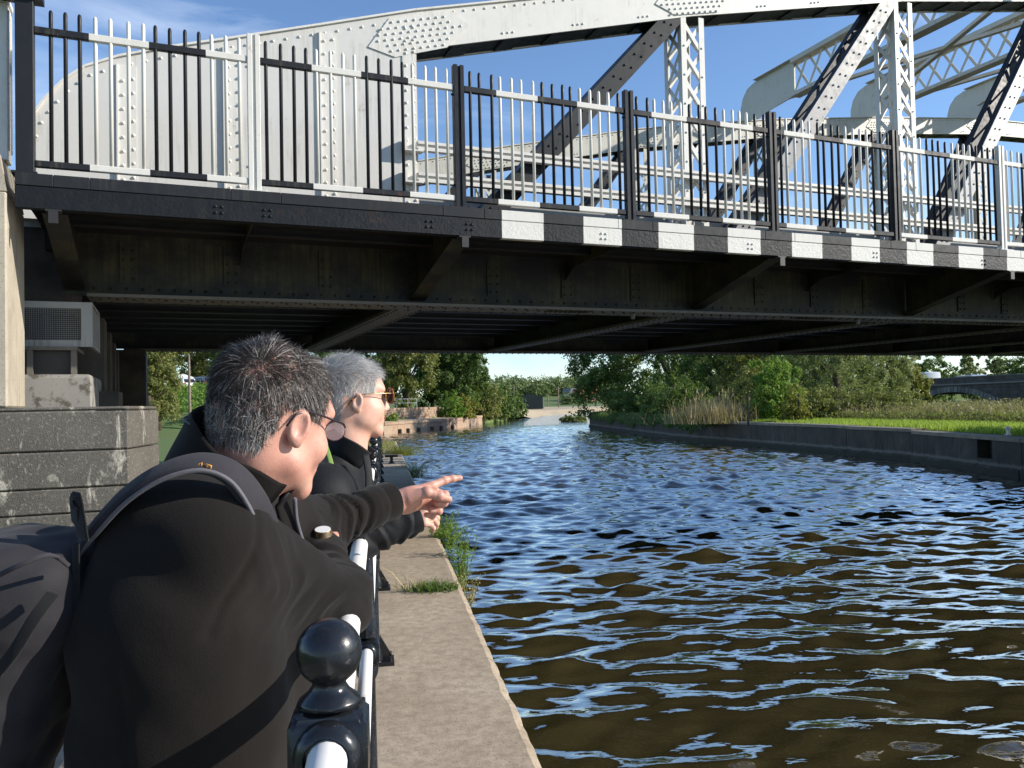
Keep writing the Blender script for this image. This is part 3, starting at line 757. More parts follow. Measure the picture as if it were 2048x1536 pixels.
# lower ledge stones behind the block, on the lawn side
# pier standing on the block at the end of the bridge
pier = thing('concrete_pier', 'tall pale rendered concrete pier standing on the abutment block', 'pier')
pr_ = c0+front_dir*.93+np.array([.04, .02])
A = pr_; B = pr_+front_dir*2.6; m = MB()
P4 = [B, A, A+BN[:2]*.9, B+BN[:2]*.9]
m.add([(x[0], x[1], 1.58) for x in P4]+[(x[0], x[1], 3.35) for x in P4], [(3, 2, 1, 0), (4, 5, 6, 7), (0, 1, 5, 4), (1, 2, 6, 5), (2, 3, 7, 6), (3, 0, 4, 7)])
m.build('shaft', M['pale_conc'], pier, bevel=.015)
m = MB(); P5 = [B, A-BU[:2]*.05, A-BU[:2]*.05+BN[:2]*.9, B+BN[:2]*.9]
m.add([(x[0], x[1], 3.352) for x in P4]+[(x[0], x[1], 3.66) for x in P5], [(3, 2, 1, 0), (4, 5, 6, 7), (0, 1, 5, 4), (1, 2, 6, 5), (2, 3, 7, 6), (3, 0, 4, 7)])
m.build('cap', M['pale_conc'], pier)
gp = thing('gate_post', 'white painted panelled steel gate post on top of the concrete pier', 'post')
g0 = A-BU[:2]*.12+BN[:2]*.3
m = MB().box(-.10, .10, -.1, .1, 3.662, 5.0).box(-.115, .115, -.115, .115, 5.001, 5.05); o = m.build('shaft', M['white'], gp, bevel=.006); gp.location = (g0[0], g0[1], 0); gp.rotation_euler = (0, 0, math.pi/2-BANG)
MB().box(.101, .112, -.07, -.05, 3.75, 4.95).box(.101, .112, .05, .07, 3.75, 4.95).build('edging', M['white'], gp)

# abutment wall under the deck (dark), bearing plinth, bearing and its wire cage, all in the bridge's frame
M['dark_conc'] = mat_plain('dark_concrete', (.060, .052, .042), .85, .5, 2.5, bump=.4, bscale=25, bdist=.01)  # darker than the other concretes
aw = thing('bridge_abutment_wall', 'dark concrete abutment wall in the shade under the bridge deck', 'wall', BP, math.pi/2-BANG)
m = MB().box(-4.2, -1.78, 2.35, 9.0, -.5, 3.15); m.build('wall_face', M['dark_conc'], aw)
for j, w in enumerate((2.6, 4.4, 6.2, 7.9)): MB().box(-1.775, -1.42-.04*j, w, w+.5, -.5, 2.6).build('buttress', M['dark_conc'], aw)
MB().box(-4.2, -1.72, 1.78, 2.34, 1.582, 3.44).build('gap_filler_wall', M['dark_conc'], aw)  # added to close a bright sky gap and keep it dark
MB().box(-4.2, -1.12, 9.01, 10.8, -.5, 2.695).build('end_pier', M['dark_conc'], aw)
plinth = thing('bearing_plinth', 'white flaking concrete plinth carrying the bridge bearing', 'plinth', BP, math.pi/2-BANG)
t = NT('flaking_white_plinth'); n1 = t.noise(7, 6, .7)
t.color(t.mix(t.ramp(n1, [(.52, 0.), (.60, 1.)]), (.24, .23, .21), (.09, .08, .062))).rough(.85); t.bump(n1, .4, .01); M['flaky'] = t.m
MB().box(-2.35, -1.43, 1.0, 2.3, 1.30, 1.895, ch=.02).build('block', M['flaky'], plinth, bevel=.02)
MB().box(-1.425, -1.24, 1.9, 2.8, 1.28, 1.75).build('step', M['dark_conc'], plinth)
brg = thing('bridge_bearing', 'steel rocker bearing pedestal on the white plinth under the girder', 'bearing', BP, math.pi/2-BANG)
MB().box(-1.93, -1.62, 1.16, 1.75, 1.897, 2.13).build('pedestal', M['stringer'], brg)
for s0 in (-1.985, -1.615): MB().box(s0, s0+.05, 1.10, 1.16, 1.897, 2.14).build('pedestal_rib', M['soffit'], brg)
MB().box(-2.03, -1.56, 1.08, 1.80, 2.131, 2.165).build('bearing_plate', M['soffit'], brg)
cage = thing('wire_mesh_cage', 'white framed wire mesh cage box around the bearing under the girder', 'cage', BP, math.pi/2-BANG)
M['cage_paint'] = paint_mat('old_white_cage_paint', (.32, .31, .285), (.08, .07, .05), rust=.3, dirt_amt=.9)
x0, x1, y0, y1, z0, z1 = -2.08, -1.43, 1.16, 2.15, 2.17, 2.605
w_ = .062
for a, b, c, d, e, f in ((x0, x1, y0, y0+.03, z0, z0+w_), (x0, x1, y0, y0+.03, z1-w_, z1), (x0, x0+w_, y0, y0+.03, z0+w_, z1-w_), (x1-.10, x1, y0, y0+.03, z0+w_, z1-w_)):
    MB().box(a, b, c, d, e, f).build('frame_bar', M['cage_paint'], cage)
for a, b, c, d, e, f in ((x1-.03, x1-.001, y0+.031, y1, z0, z0+.03), (x1-.03, x1-.001, y0+.031, y1, z1-.02, z1), (x1-.03, x1-.001, y1-.09, y1, z0+.031, z1-.021), (x1-.03, x1-.001, y0+.031, y0+.07, z0+.031, z1-.021)):
    MB().box(a, b, c, d, e, f).build('frame_bar', M['cage_paint'], cage)
m = MB()
for x in np.arange(x0+w_+.008, x1-.10, .0195): m.box(x-.0012, x+.0012, y0+.012, y0+.0144, z0+w_, z1-w_)
for zz in np.arange(z0+w_+.008, z1-w_, .0195): m.box(x0+w_, x1-.10, y0+.0145, y0+.0169, zz-.0012, zz+.0012)
for y in np.arange(y0+.075, y1-.09, .035): m.box(x1-.018, x1-.0156, y-.002, y+.002, z0+.03, z1-.02)
for zz in np.arange(z0+.05, z1-.02, .022): m.box(x1-.0155, x1-.0131, y0+.07, y1-.09, zz-.0015, zz+.0015)
tag(m.build('wire_mesh', M['cage_paint'], cage), kind='stuff')
MB().lathe([(.17, 0), (.17, .30), (.15, .34), (.05, .36)], c=(-1.76, 1.62, 2.172), n=24).build('rocker_drum', M['stringer'], cage, True, angle=40)

# ================================================================ the quay railing
t = NT('gloss_black_enamel'); n1 = t.noise(26, 6, .65); t.color(t.mix(t.ramp(t.noise(75, 4, .7), [(.63, 0.), (.70, .5)]), (.010, .011, .013), (.10, .095, .085))).rough(t.ramp(n1, [(.35, .14), (.7, .42)])); nb = t.bump(t.noise(60, 4), .14, .004); t.bump(t.noise(16, 3), .2, .006, nb); M['gloss_black'] = t.m
t = NT('chipped_white_rail_paint')
n1 = t.noise(5, 6, .65, vec=t.mapped((1, .35, 1))); c = t.mix(t.ramp(n1, [(.60, 0.), (.68, .7)]), (.76, .74, .70), (.45, .44, .42)); c = t.mix(t.ramp(t.noise(11, 4), [(.66, 0.), (.72, .6)]), c, (.33, .22, .12))
t.color(c).rough(.38); t.bump(t.noise(30, 4), .15, .003); M['rail_white'] = t.m
railing = thing('quay_railing', 'black cast iron ball topped posts with white tubular rails along the quay', 'railing')
RX, RZ1, RZ2, RY0 = -.0628, 1.140, .662, .957
def post_parts():
    m = MB().lathe([(.052, .028), (.050, .06), (.038, .10), (.033, .14), (.030, .30), (.028, .56), (.036, .575), (.040, .60), (.040, .61)], n=20)
    m.lathe([(.040, .715), (.040, .73), (.043, .745), (.036, .765), (.041, .785), (.030, .81), (.027, .95), (.024, 1.06), (.036, 1.075), (.038, 1.095)], n=20)
    a = raw_mesh('column', m.v, m.f, M['gloss_black'], True); a.set_sharp_from_angle(angle=math.radians(50))
    blk = MB().box(-.043, .043, -.038, .038, RZ1-.042, RZ1+.042, ch=.010); blk.f = blk.f
    bm_ = bmesh.new(); tmp = raw_mesh('x', blk.v, blk.f); bm_.from_mesh(tmp); bmesh.ops.recalc_face_normals(bm_, faces=bm_.faces); bmesh.ops.bevel(bm_, geom=list(bm_.edges), offset=.006, segments=2, affect='EDGES'); b = bpy.data.meshes.new('socket_block'); bm_.to_mesh(b); bm_.free(); b.materials.append(M['gloss_black'])
    b.polygons.foreach_set('use_smooth', np.ones(len(b.polygons), bool)); b.set_sharp_from_angle(angle=math.radians(50))
    m = MB()
    if 1:
        for sy in (1,):
            zz = RZ1; prof = [(.036, .034), (.036, .046), (.030, .056), (.0245, .058), (.0245, .034)]
            n = 24; V = [(r*math.cos(q), sy*yy, zz+r*math.sin(q)) for r, yy in prof for q in np.linspace(0, 2*math.pi, n, endpoint=False)]
            m.add(V, [(j*n+i, j*n+(i+1) % n, (j+1)*n+(i+1) % n, (j+1)*n+i) for j in range(len(prof)-1) for i in range(n)])
    c = raw_mesh('socket_ring', m.v, m.f, M['gloss_black'], True); c.set_sharp_from_angle(angle=math.radians(45))
    zc = 1.2395; R_ = .0372
    prof = [(.036, 1.1825), (.034, 1.188), (.024, 1.196), (.0185, 1.204), (.0195, 1.2078)]+[(R_*math.sin(q), zc-R_*math.cos(q)) for q in np.linspace(.62, math.pi-.02, 22)]
    m = MB().lathe(prof, n=32); d_ = raw_mesh('ball_finial', m.v, m.f, M['gloss_black'], True)
    m = MB().box(-.075, .115, -.07, .07, .004, .028)
    m.prism([(.03, .029), (.105, .029), (.105, .045), (.034, .17)], -.010, .010)
    for x, y in ((.095, .05), (.095, -.05), (-.055, .05), (-.055, -.05)): m.cyl((x, y, .028), (x, y, .055), .009, n=6)
    e = raw_mesh('foot_bracket', m.v, m.f, M['gloss_black'])
    return (('column', a), ('socket_block', b), ('socket_ring', c), ('ball_finial', d_), ('foot_bracket', e))
PP = post_parts()
for k in range(-2, 19):
    p = empty('post', (RX, RY0+2*k, 0), random.uniform(-.03, .03), railing)
    for nm, me in PP:
        link(nm, me, p)
        if nm.startswith('socket'): link(nm, me, p, loc=(0, 0, RZ2-RZ1))
        if nm == 'socket_ring':
            for dz in (0, RZ2-RZ1): link(nm, me, p, loc=(0, 0, dz), rot=(0, 0, math.pi))
n = 16
def rail_mesh(L):
    m = MB(); V = []
    for y in np.linspace(0, L, 6): V += [(.0215*math.cos(q), y, .0215*math.sin(q)) for q in np.linspace(0, 2*math.pi, n, endpoint=False)]
    return raw_mesh('rail', V, [(j*n+i, (j+1)*n+i, (j+1)*n+(i+1) % n, j*n+(i+1) % n) for j in range(5) for i in range(n)], M['rail_white'], True)
rm = rail_mesh(1.90)
for k in range(-2, 18):
    for zz in (RZ1, RZ2): link('rail', rm, railing, loc=(RX, RY0+2*k+.05, zz))
# ================================================================ vegetation
def leaf_mat(name, c0, c1, c2=None, trans=.35):
    trans = min(.55, trans*1.4)
    c0, c1 = tuple(np.array(c0)*1.45), tuple(np.array(c1)*1.55); t = NT(name)
    g = t.n.new('ShaderNodeNewGeometry'); r = g.outputs['Random Per Island']
    stops = [(0., c0), (.6, c1), (1., c2 or tuple(np.minimum(np.array(c1)*1.5, 1)))]
    col = t.mix(t.ramp(t.noise(.45, 3), [(.35, 0.), (.65, .5)]), t.ramp(r, stops), tuple(np.array(c1)*.75))
    t.color(col).rough(.55).set(Specular_IOR_Level=.35)
    tr = t.n.new('ShaderNodeBsdfTranslucent'); mx = t.n.new('ShaderNodeMixShader'); mx.inputs['Fac'].default_value = trans
    b2 = t.mix(.5, col, (.20, .28, .03), 'MIX'); t.lk(b2, tr.inputs['Color'])
    t.lk(t.b.outputs['BSDF'], mx.inputs[1]); t.lk(tr.outputs['BSDF'], mx.inputs[2]); t.lk(mx.outputs['Shader'], t.o.inputs['Surface'])
    return t.m
LM = {
    'dark': leaf_mat('dark_leaves', (0.031, 0.059, 0.016), (0.059, 0.102, 0.022), (0.101, 0.155, 0.034), .25),
    'oak': leaf_mat('oak_leaves', (0.040, 0.074, 0.019), (0.081, 0.132, 0.028), (0.132, 0.186, 0.043), .28),
    'olive': leaf_mat('olive_leaves', (0.085, 0.093, 0.028), (0.147, 0.155, 0.043), (0.232, 0.217, 0.070), .3),
    'bright': leaf_mat('bright_leaves', (0.078, 0.147, 0.022), (0.132, 0.232, 0.034), (0.202, 0.310, 0.054), .4),
    'willow': leaf_mat('willow_leaves', (0.093, 0.116, 0.043), (0.171, 0.194, 0.074), (0.279, 0.295, 0.132), .35),
    'yellow': leaf_mat('yellowing_leaves', (0.116, 0.124, 0.025), (0.202, 0.194, 0.037), (0.310, 0.264, 0.054), .35),
    'far': leaf_mat('distant_leaves', (0.070, 0.102, 0.034), (0.109, 0.147, 0.053), (0.155, 0.202, 0.078), .2),
    'grass': leaf_mat('grass_blades', (.16, .24, .03), (.27, .36, .045), (.40, .48, .10), .4),
    'dry': leaf_mat('dry_stems', (0.310, 0.217, 0.116), (0.496, 0.364, 0.202), (0.713, 0.558, 0.341), .3),
    'weed': leaf_mat('brown_seeding_weeds', (0.116, 0.096, 0.046), (0.202, 0.152, 0.081), (0.310, 0.225, 0.132), .3),
}
M['bark'] = mat_plain('bark', (.075, .055, .038), .9, .4, 8, bump=.8, bscale=20, bdist=.03)
def leaves(P, N_, size, r_, aspect=.55):
    """diamond leaf faces at P, roughly facing N_"""
    n = len(P); q = N_+r_.normal(0, .55, (n, 3)); q /= np.linalg.norm(q, axis=1)[:, None]+1e-9
    a = np.cross(q, r_.normal(size=(n, 3))); a /= np.linalg.norm(a, axis=1)[:, None]+1e-9; b = np.cross(q, a)
    s = (size*r_.uniform(.6, 1.35, n))[:, None]
    V = np.stack([P-a*s*.5, P+b*s*aspect*.5+q*s*.06, P+a*s*.5, P-b*s*aspect*.5+q*s*.06], 1).reshape(-1, 3)
    return V, np.arange(4*n).reshape(n, 4)
def crown_points(blobs, n, r_, clumps=46, spread=.21, inner=.22):
    vol = np.array([b[3]*b[4]+b[4]*b[5] for b in blobs]); vol /= vol.sum(); P = []; Nn = []
    for b, f in zip(blobs, vol):
        c, R_ = np.array(b[:3]), np.array(b[3:6]); k = max(6, int(clumps*f*len(blobs)**.5))
        dv = r_.normal(size=(k, 3)); dv /= np.linalg.norm(dv, axis=1)[:, None]
        rad = np.where(r_.random(k) < inner, r_.uniform(.35, .75, k), r_.uniform(.78, 1.08, k))
        cc = dv*rad[:, None]; m_ = int(n*f); wi = r_.dirichlet(np.full(k, 2.2)); which = r_.choice(k, m_, p=wi)
        sp = spread*r_.uniform(.6, 1.4, k)[which][:, None]
        off = r_.normal(size=(m_, 3)); off /= (np.linalg.norm(off, axis=1)[:, None]); off *= (r_.random((m_, 1))**.45)*sp*1.25
        p = cc[which]+off
        nn = p*.5+off/ (sp+1e-6)*.6+np.array([0, 0, .35]); P.append(c+p*R_); Nn.append(nn/np.linalg.norm(nn, axis=1)[:, None])
    return np.concatenate(P), np.concatenate(Nn)
def ground_at(x, y):
    h_, _ = ground_h(np.array([[x, y]], float)); return float(h_[0])
def plant(name, label, cat, px, D, w, h, leaf, seed, n=None, size=None, base=None, trunk=True, shape='round', group=None, aspect=.55, lift=.0):
    r_ = np.random.default_rng(seed)
    p = pix(px, 800, D); z = ground_at(p[0], p[1]) if base is None else base
    t_ = thing(name, label, cat, (p[0], p[1], z), 0, group)
    R_ = w/2; blobs = []
    lo = h*(.07 if shape == 'round' else .03)+lift
    if shape == 'poplar':
        for k in range(5): f = k/4; blobs.append((r_.normal(0, .08*w), r_.normal(0, .08*w), h*(.18+.70*f), R_*(.95-.5*abs(f-.35)), R_*(.95-.5*abs(f-.35)), h*.17))
    else:
        nb = 12 if w > 3 else 6
        for k in range(nb):
            a = 2*math.pi*k/nb+r_.uniform(-.4, .4); rr = R_*r_.uniform(.35, .62); zz = lo+(h-lo)*r_.uniform(.10, .74)
            s_ = R_*r_.uniform(.40, .60); blobs.append((math.cos(a)*rr, math.sin(a)*rr, zz, s_, s_, min(s_*r_.uniform(.75, 1.1), (h-lo)*.45)))
        blobs.append((0, 0, lo+(h-lo)*.72, R_*.58, R_*.58, (h-lo)*.30)); blobs.append((r_.normal(0, .1*w), 0, lo+(h-lo)*.35, R_*.72, R_*.72, (h-lo)*.36))
    if shape == 'bush':
        for k in range(8): a = k*.785+r_.uniform(-.3, .3); blobs.append((math.cos(a)*R_*.62, math.sin(a)*R_*.62, h*r_.uniform(.12, .22), R_*.40, R_*.40, h*.20))
    size = size or max(.10, D*.0030); n = n or int(min(26000, max(2200, 4.2*(w*h*3.0)/(size*size*.55))))
    P, Nn = crown_points(blobs, n, r_, clumps=60)
    keep = P[:, 2] > .03; V, F = leaves(P[keep], Nn[keep], size, r_, aspect)
    tag(build('crown', V, F, LM[leaf], t_), kind='stuff')
    m = MB(); rt = max(.04, h*.022)
    top = h*.62
    m.tube([(0, 0, -.25), (r_.normal(0, .04), r_.normal(0, .04), h*.2), (r_.normal(0, .1), r_.normal(0, .1), h*.4), (r_.normal(0, .2), r_.normal(0, .2), top)], [rt*1.25, rt, rt*.75, rt*.3], 8)
    tk = m.build('trunk', M['bark'], t_, True)
    for b in blobs[:7]:
        z0 = h*r_.uniform(.12, .36); m = MB(); q = np.array(b[:3])
        m.tube([(0, 0, z0), tuple(q*.45+np.array([0, 0, z0*.55])), tuple(q)], [rt*.55, rt*.36, rt*.10], 6); m.build('limb', M['bark'], tk, True)
    return t_
# right bank
plant('willow_tree', 'big dark willow overhanging the corner of the dock wall', 'tree', 1238, 83, 11.5, 14, 'dark', 11, size=.30, lift=-1.2)
plant('alder_tree', 'dark dense alder next to the big willow on the far bank', 'tree', 1345, 80, 8.5, 12, 'oak', 12)
plant('thorn_tree', 'dark thorn tree behind the dry reed clump', 'tree', 1440, 68, 8, 9.5, 'dark', 13)
plant('elder_bush', 'bright green leafy elder bush between the black fence posts', 'bush', 1553, 46, 3.3, 4.0, 'bright', 14, shape='bush', size=.15)
plant('elder_bush', 'small yellow green bush at the foot of the black post', 'bush', 1590, 42.5, 1.7, 2.0, 'yellow', 15, shape='bush', size=.12)
plant('sallow_tree', 'pale olive sallow tree behind the sunlit grass', 'tree', 1675, 54, 7.0, 8.2, 'willow', 16, size=.17, aspect=.35)
plant('sallow_tree', 'pale sallow tree with thin drooping twigs beside the stone bridge', 'tree', 1768, 58, 5.2, 6.6, 'willow', 17, size=.16, aspect=.35)
plant('field_maple', 'yellowing small tree against the parapet of the stone bridge', 'tree', 1822, 60, 3.0, 4.3, 'yellow', 18, size=.18)
plant('thorn_tree', 'brownish thorn tree between the alder and the sallow', 'tree', 1500, 62, 6.5, 8.5, 'olive', 19)
plant('thorn_tree', 'shaded thorn tree behind the elder bush', 'tree', 1600, 66, 7, 9.0, 'dark', 20)
plant('bramble_bush', 'low dark bramble on the wall top under the willow', 'bush', 1280, 70, 6, 3.2, 'dark', 21, shape='bush')
plant('bramble_bush', 'low dark bramble beside the dry reed clump', 'bush', 1350, 58, 5, 2.8, 'oak', 22, shape='bush')
plant('bramble_bush', 'low bramble with yellow leaves behind the first black post', 'bush', 1490, 52, 4, 2.4, 'olive', 23, shape='bush')
plant('bramble_bush', 'low tangled bramble at the foot of the sallow', 'bush', 1640, 47, 4.2, 1.9, 'olive', 24, shape='bush')
plant('bramble_bush', 'tangled bramble below the stone bridge arch', 'bush', 1765, 47, 5, 1.8, 'olive', 25, shape='bush')
plant('round_tree', 'dark round tree beyond the stone bridge parapet', 'tree', 1872, 150, 9, 8.8, 'oak', 26)
plant('poplar_tree', 'tall pale poplar beyond the stone bridge by the dark round tree', 'tree', 1940, 165, 5.2, 10.0, 'willow', 27, shape='poplar')
plant('poplar_tree', 'second pale poplar beyond the stone bridge behind the car', 'tree', 1996, 170, 5.4, 10.2, 'willow', 28, shape='poplar')
plant('round_tree', 'dark tree at the end of the stone bridge parapet', 'tree', 2045, 130, 6, 7.5, 'dark', 29)
plant('round_tree', 'low dark tree between the two poplars', 'tree', 1968, 150, 6, 4.8, 'oak', 30)
# left bank
plant('maple_tree', 'olive green tree at the edge of the lawn behind the abutment', 'tree', 316, 66, 3.0, 9.5, 'olive', 41)
plant('ash_tree', 'tall olive tree rising behind the parked white car', 'tree', 385, 112, 9, 13, 'olive', 42)
plant('oak_tree', 'dark tree behind the parked dark car', 'tree', 424, 118, 7, 7.5, 'oak', 43)
plant('laurel_bush', 'dark shaded bush on the lawn below the car park bank', 'bush', 424, 76, 3.6, 2.4, 'dark', 44, shape='bush')
plant('hawthorn_tree', 'broad olive hawthorn behind the bank railing', 'tree', 815, 97, 8.5, 12, 'olive', 45)
plant('hawthorn_tree', 'dark hawthorn behind the head of the grey haired person', 'tree', 760, 100, 8, 11, 'oak', 46)
plant('oak_tree', 'tall dark oak behind the sandstone wall', 'tree', 912, 107, 9.5, 13.5, 'dark', 47)
plant('oak_tree', 'dark oak bough reaching towards the open sky', 'tree', 940, 112, 5.0, 9.5, 'oak', 48)
plant('sycamore_bush', 'light green bush on top of the sandstone wall', 'bush', 902, 93, 3.0, 3.2, 'bright', 49, shape='bush')
plant('sycamore_bush', 'bush hanging over the face of the sandstone wall', 'bush', 928, 95, 3.2, 2.8, 'yellow', 50, shape='bush')
plant('goat_willow', 'broad olive willow bush at the end of the sandstone wall', 'bush', 968, 114, 6.5, 6.0, 'olive', 51, shape='bush', base=-.5)
plant('goat_willow', 'green willow bush on the river edge before the beach', 'bush', 1000, 127, 6.2, 5.4, 'oak', 52, shape='bush', base=-.6)
plant('goat_willow', 'last willow bush of the row beside the sandy beach', 'bush', 1024, 140, 5.0, 4.2, 'oak', 53, shape='bush', base=-.6)
plant('dock_bush', 'fresh green bush at the water below the sandstone wall', 'bush', 781, 78, 2.1, 1.9, 'bright', 54, shape='bush', base=-.9)
plant('floating_weed', 'low tangle of floating weed in the open water by the bend', 'weed', 1144, 110, 3.6, .95, 'willow', 55, shape='bush', base=-1.0)
plant('sycamore_tree', 'tall sycamore behind the thorn and alder on the far bank', 'tree', 1400, 100, 12, 13, 'oak', 33)
plant('sycamore_tree', 'tall sycamore behind the pale sallow', 'tree', 1700, 92, 12, 11, 'olive', 34)
plant('sycamore_tree', 'broad tree behind the shaded thorn', 'tree', 1560, 96, 11, 12, 'dark', 35)
plant('hawthorn_tree', 'broad hawthorn behind the tall dark oak', 'tree', 865, 118, 11, 13, 'oak', 36)
plant('hawthorn_tree', 'hawthorn hedge tree beyond the lawn', 'tree', 690, 112, 12, 11, 'dark', 37)
plant('hawthorn_tree', 'olive hedge tree beyond the lawn and path', 'tree', 600, 116, 12, 10, 'olive', 38)
plant('hawthorn_tree', 'dark hedge tree beside the car park bank', 'tree', 510, 108, 11, 9, 'oak', 39)
plant('maple_tree', 'olive tree close behind the abutment wall', 'tree', 300, 58, 4.5, 9, 'olive', 40)
# far hillside trees
hp = [(975, 380, 17, 9), (1003, 400, 19, 9.5), (1028, 420, 19, 9), (1052, 430, 20, 10), (1076, 400, 16, 8.5), (1100, 440, 21, 9.5), (1122, 420, 17, 8.5), (1145, 450, 20, 10), (1168, 430, 18, 8.5), (1190, 460, 20, 9.5), (1215, 440, 18, 9), (960, 430, 18, 9), (1015, 470, 20, 11), (1065, 480, 20, 11), (1112, 490, 20, 10.5), (1158, 490, 20, 11), (1204, 500, 20, 11), (1040, 300, 6, 4.0), (1135, 290, 7, 4.5), (1160, 300, 6, 4)]
for k, (px_, D_, w_, h_) in enumerate(hp):
    plant('hillside_tree', 'pale tree in the row along the far hillside' if D_ > 350 else 'low bush in the meadow below the hillside', 'tree' if D_ > 350 else 'bush', px_, D_, w_, h_, 'far', 60+k, n=3200, size=.95 if D_ > 350 else .5, shape='bush', group='trees along the far hillside' if D_ > 350 else 'low bushes in the far meadow')  # far leaves are a paler, greyer green

# ---- grass, reeds and weeds (uncountable)
def blades(P, h, w, r_, lean=.35, seg=2):
    n = len(P); a = r_.uniform(0, 2*math.pi, n); dx = np.stack([np.cos(a), np.sin(a), np.zeros(n)], 1); ln = r_.normal(0, lean, (n, 2)); H_ = (h*r_.uniform(.5, 1.25, n))[:, None]
    W_ = np.full((n, 1), w)*r_.uniform(.7, 1.3, (n, 1)); tip = np.concatenate([ln*H_, H_], 1); mid = np.concatenate([ln*H_*.35, H_*.55], 1)
    V = np.stack([P-dx*W_, P+dx*W_, P+mid+dx*W_*.7, P+mid-dx*W_*.7, P+tip], 1).reshape(-1, 3)
    i = np.arange(n)*5; F = [np.stack([i, i+1, i+2, i+3], 1)]; T = np.stack([i+3, i+2, i+4, i+4], 1)
    return V, [tuple(f) for f in F[0]]+[tuple(f[:3]) for f in T]
def scatter(poly, n, r_, zf=None):
    poly = np.array(poly); lo, hi = poly.min(0), poly.max(0); out = []
    while len(out) < n:
        p = r_.uniform(lo, hi, (n, 2)); out += list(p[in_poly(p, poly)])
    p = np.array(out[:n]); z = ground_h(p)[0] if zf is None else np.full(n, zf); return np.column_stack([p, z])
r_ = np.random.default_rng(91)
P = scatter([(18.5, 19.5), (19.8, 27.5), (19.7, 43), (24.0, 43), (24.8, 30), (25.8, 19)], 22000, r_); P[:, 2] += .0
V, F = blades(P, .20, .016, r_, .4); tag(build('bank_grass', V, F, LM['grass']), 'bright sunlit grass strip on top of the dock wall', 'grass', kind='stuff')
P = scatter([(24.6, 44), (25.4, 30), (26.4, 12), (36, 12), (36, 45), (28, 50)], 15000, r_)
V, F = blades(P, .72, .024, r_, .26)
tag(build('reed_bed', V, F, LM['weed']), 'brown seeding reeds and weeds behind the sunlit grass strip', 'reeds', kind='stuff')
P = scatter([(24.6, 44), (25.4, 30), (26.4, 12), (36, 12), (36, 45), (28, 50)], 9000, r_); P[:, 2] += r_.uniform(.15, .95, len(P))
V, F = leaves(P, r_.normal(size=P.shape), .13, r_); tag(build('reed_foliage', V, F, LM['weed']), 'ragged brown leaves and seed heads among the reeds', 'reeds', kind='stuff')
P = scatter([(23.8, 46), (24.6, 30), (25.6, 18), (27.4, 18), (26.9, 30), (26.4, 46)], 7000, r_); P[:, 2] += r_.uniform(.05, .5, len(P))
V, F = leaves(P, r_.normal(size=P.shape), .13, r_); tag(build('nettle_bed', V, F, LM['olive']), 'green nettles between the grass strip and the brown reeds', 'nettles', kind='stuff')
# dry reed clump on the wall top
c = pix(1428, 800, 46); dr = thing('reed_clump', 'clump of straw coloured dry reeds on the dock wall beside the black post', 'reeds', (c[0], c[1], .25))
P = np.column_stack([r_.normal(0, 1.0, 900), r_.normal(0, .7, 900), np.zeros(900)]); V, F = blades(P, 1.25, .016, r_, .20); tag(build('blades', V, F, LM['dry'], dr), kind='stuff')
P = np.column_stack([r_.normal(0, 1.0, 1500), r_.normal(0, .8, 1500), np.zeros(1500)]); V, F = blades(P, .8, .02, r_, .5); tag(build('dead_leaves', V, F, LM['weed'], dr), kind='stuff')
m = MB()
for k in range(34):
    x, y = r_.normal(0, .95), r_.normal(0, .6); l1, l2 = r_.normal(0, .12), r_.normal(0, .12); hh_ = r_.uniform(1.1, 1.75)
    m.tube([(x, y, 0), (x+l1*.4, y+l2*.4, hh_*.7), (x+l1, y+l2, hh_)], [.008, .008, .006], 5); m.tube([(x+l1, y+l2, hh_-.02), (x+l1*1.2, y+l2*1.2, hh_+.10), (x+l1*1.5, y+l2*1.4, hh_+.24)], [.015, .030, .004], 6)
tag(m.build('plumes', LM['dry'], dr), kind='stuff')
# ivy and bramble trailing over the dock wall
iv = thing('trailing_ivy', 'dark ivy and bramble trailing over the dock wall below the willow', 'ivy')
yy = r_.uniform(43.5, 80, 9000); xx = np.interp(yy, [36, 43, 50, 65, 81], [19.2, 18.75, 18.35, 19.6, 20.9]); dep_ = r_.random(9000)**1.3*(.55+.5*np.array([mnoise.noise((y*.35, 0, 0)) for y in yy]))*1.05
P = np.column_stack([xx-.10-r_.random(9000)*.35*(1-dep_*.5)+np.where(dep_ < .25, r_.random(9000)*1.2, 0), yy, .42-dep_*1.1+r_.random(9000)*.3]); V, F = leaves(P, np.tile([-1., -.5, .4], (9000, 1)), .17, r_); tag(build('foliage', V, F, LM['dark'], iv), kind='stuff')
# ivy bank below the car park, lawn tufts
P = scatter([(-40, 88), (-9, 83), (-9, 96), (-40, 100)], 14000, r_); P[:, 2] += r_.random(len(P))*.6*(.4+np.array([abs(mnoise.noise((a*.3, b*.3, 2))) for a, b in P[:, :2]]))*1.6
V, F = leaves(P, np.tile([.3, -.6, .7], (len(P), 1)), .34, r_); tag(build('ivy_bank', V, F, LM['bright']), 'bright green ivy covering the bank below the car park', 'ivy', kind='stuff')
P = scatter([(-3.6, .2), (-2.75, .2), (-2.75, 7), (-3.6, 7)], 5000, r_, 0.0); V, F = blades(P, .10, .003, r_, .5); tag(build('verge_grass', V, F, LM['grass']), 'short grass verge beside the gravel towpath', 'grass', kind='stuff')
P = scatter([(-2.6, 26), (.55, 26.5), (.55, 36.5), (-2.6, 36.5)], 5000, r_, .012); P = P[r_.random(len(P)) < .75]; V, F = blades(P, .10, .008, r_, .5); tag(build('quay_end_grass', V, F, LM['yellow']), 'sunlit mossy grass over the far end of the quay', 'grass', kind='stuff')
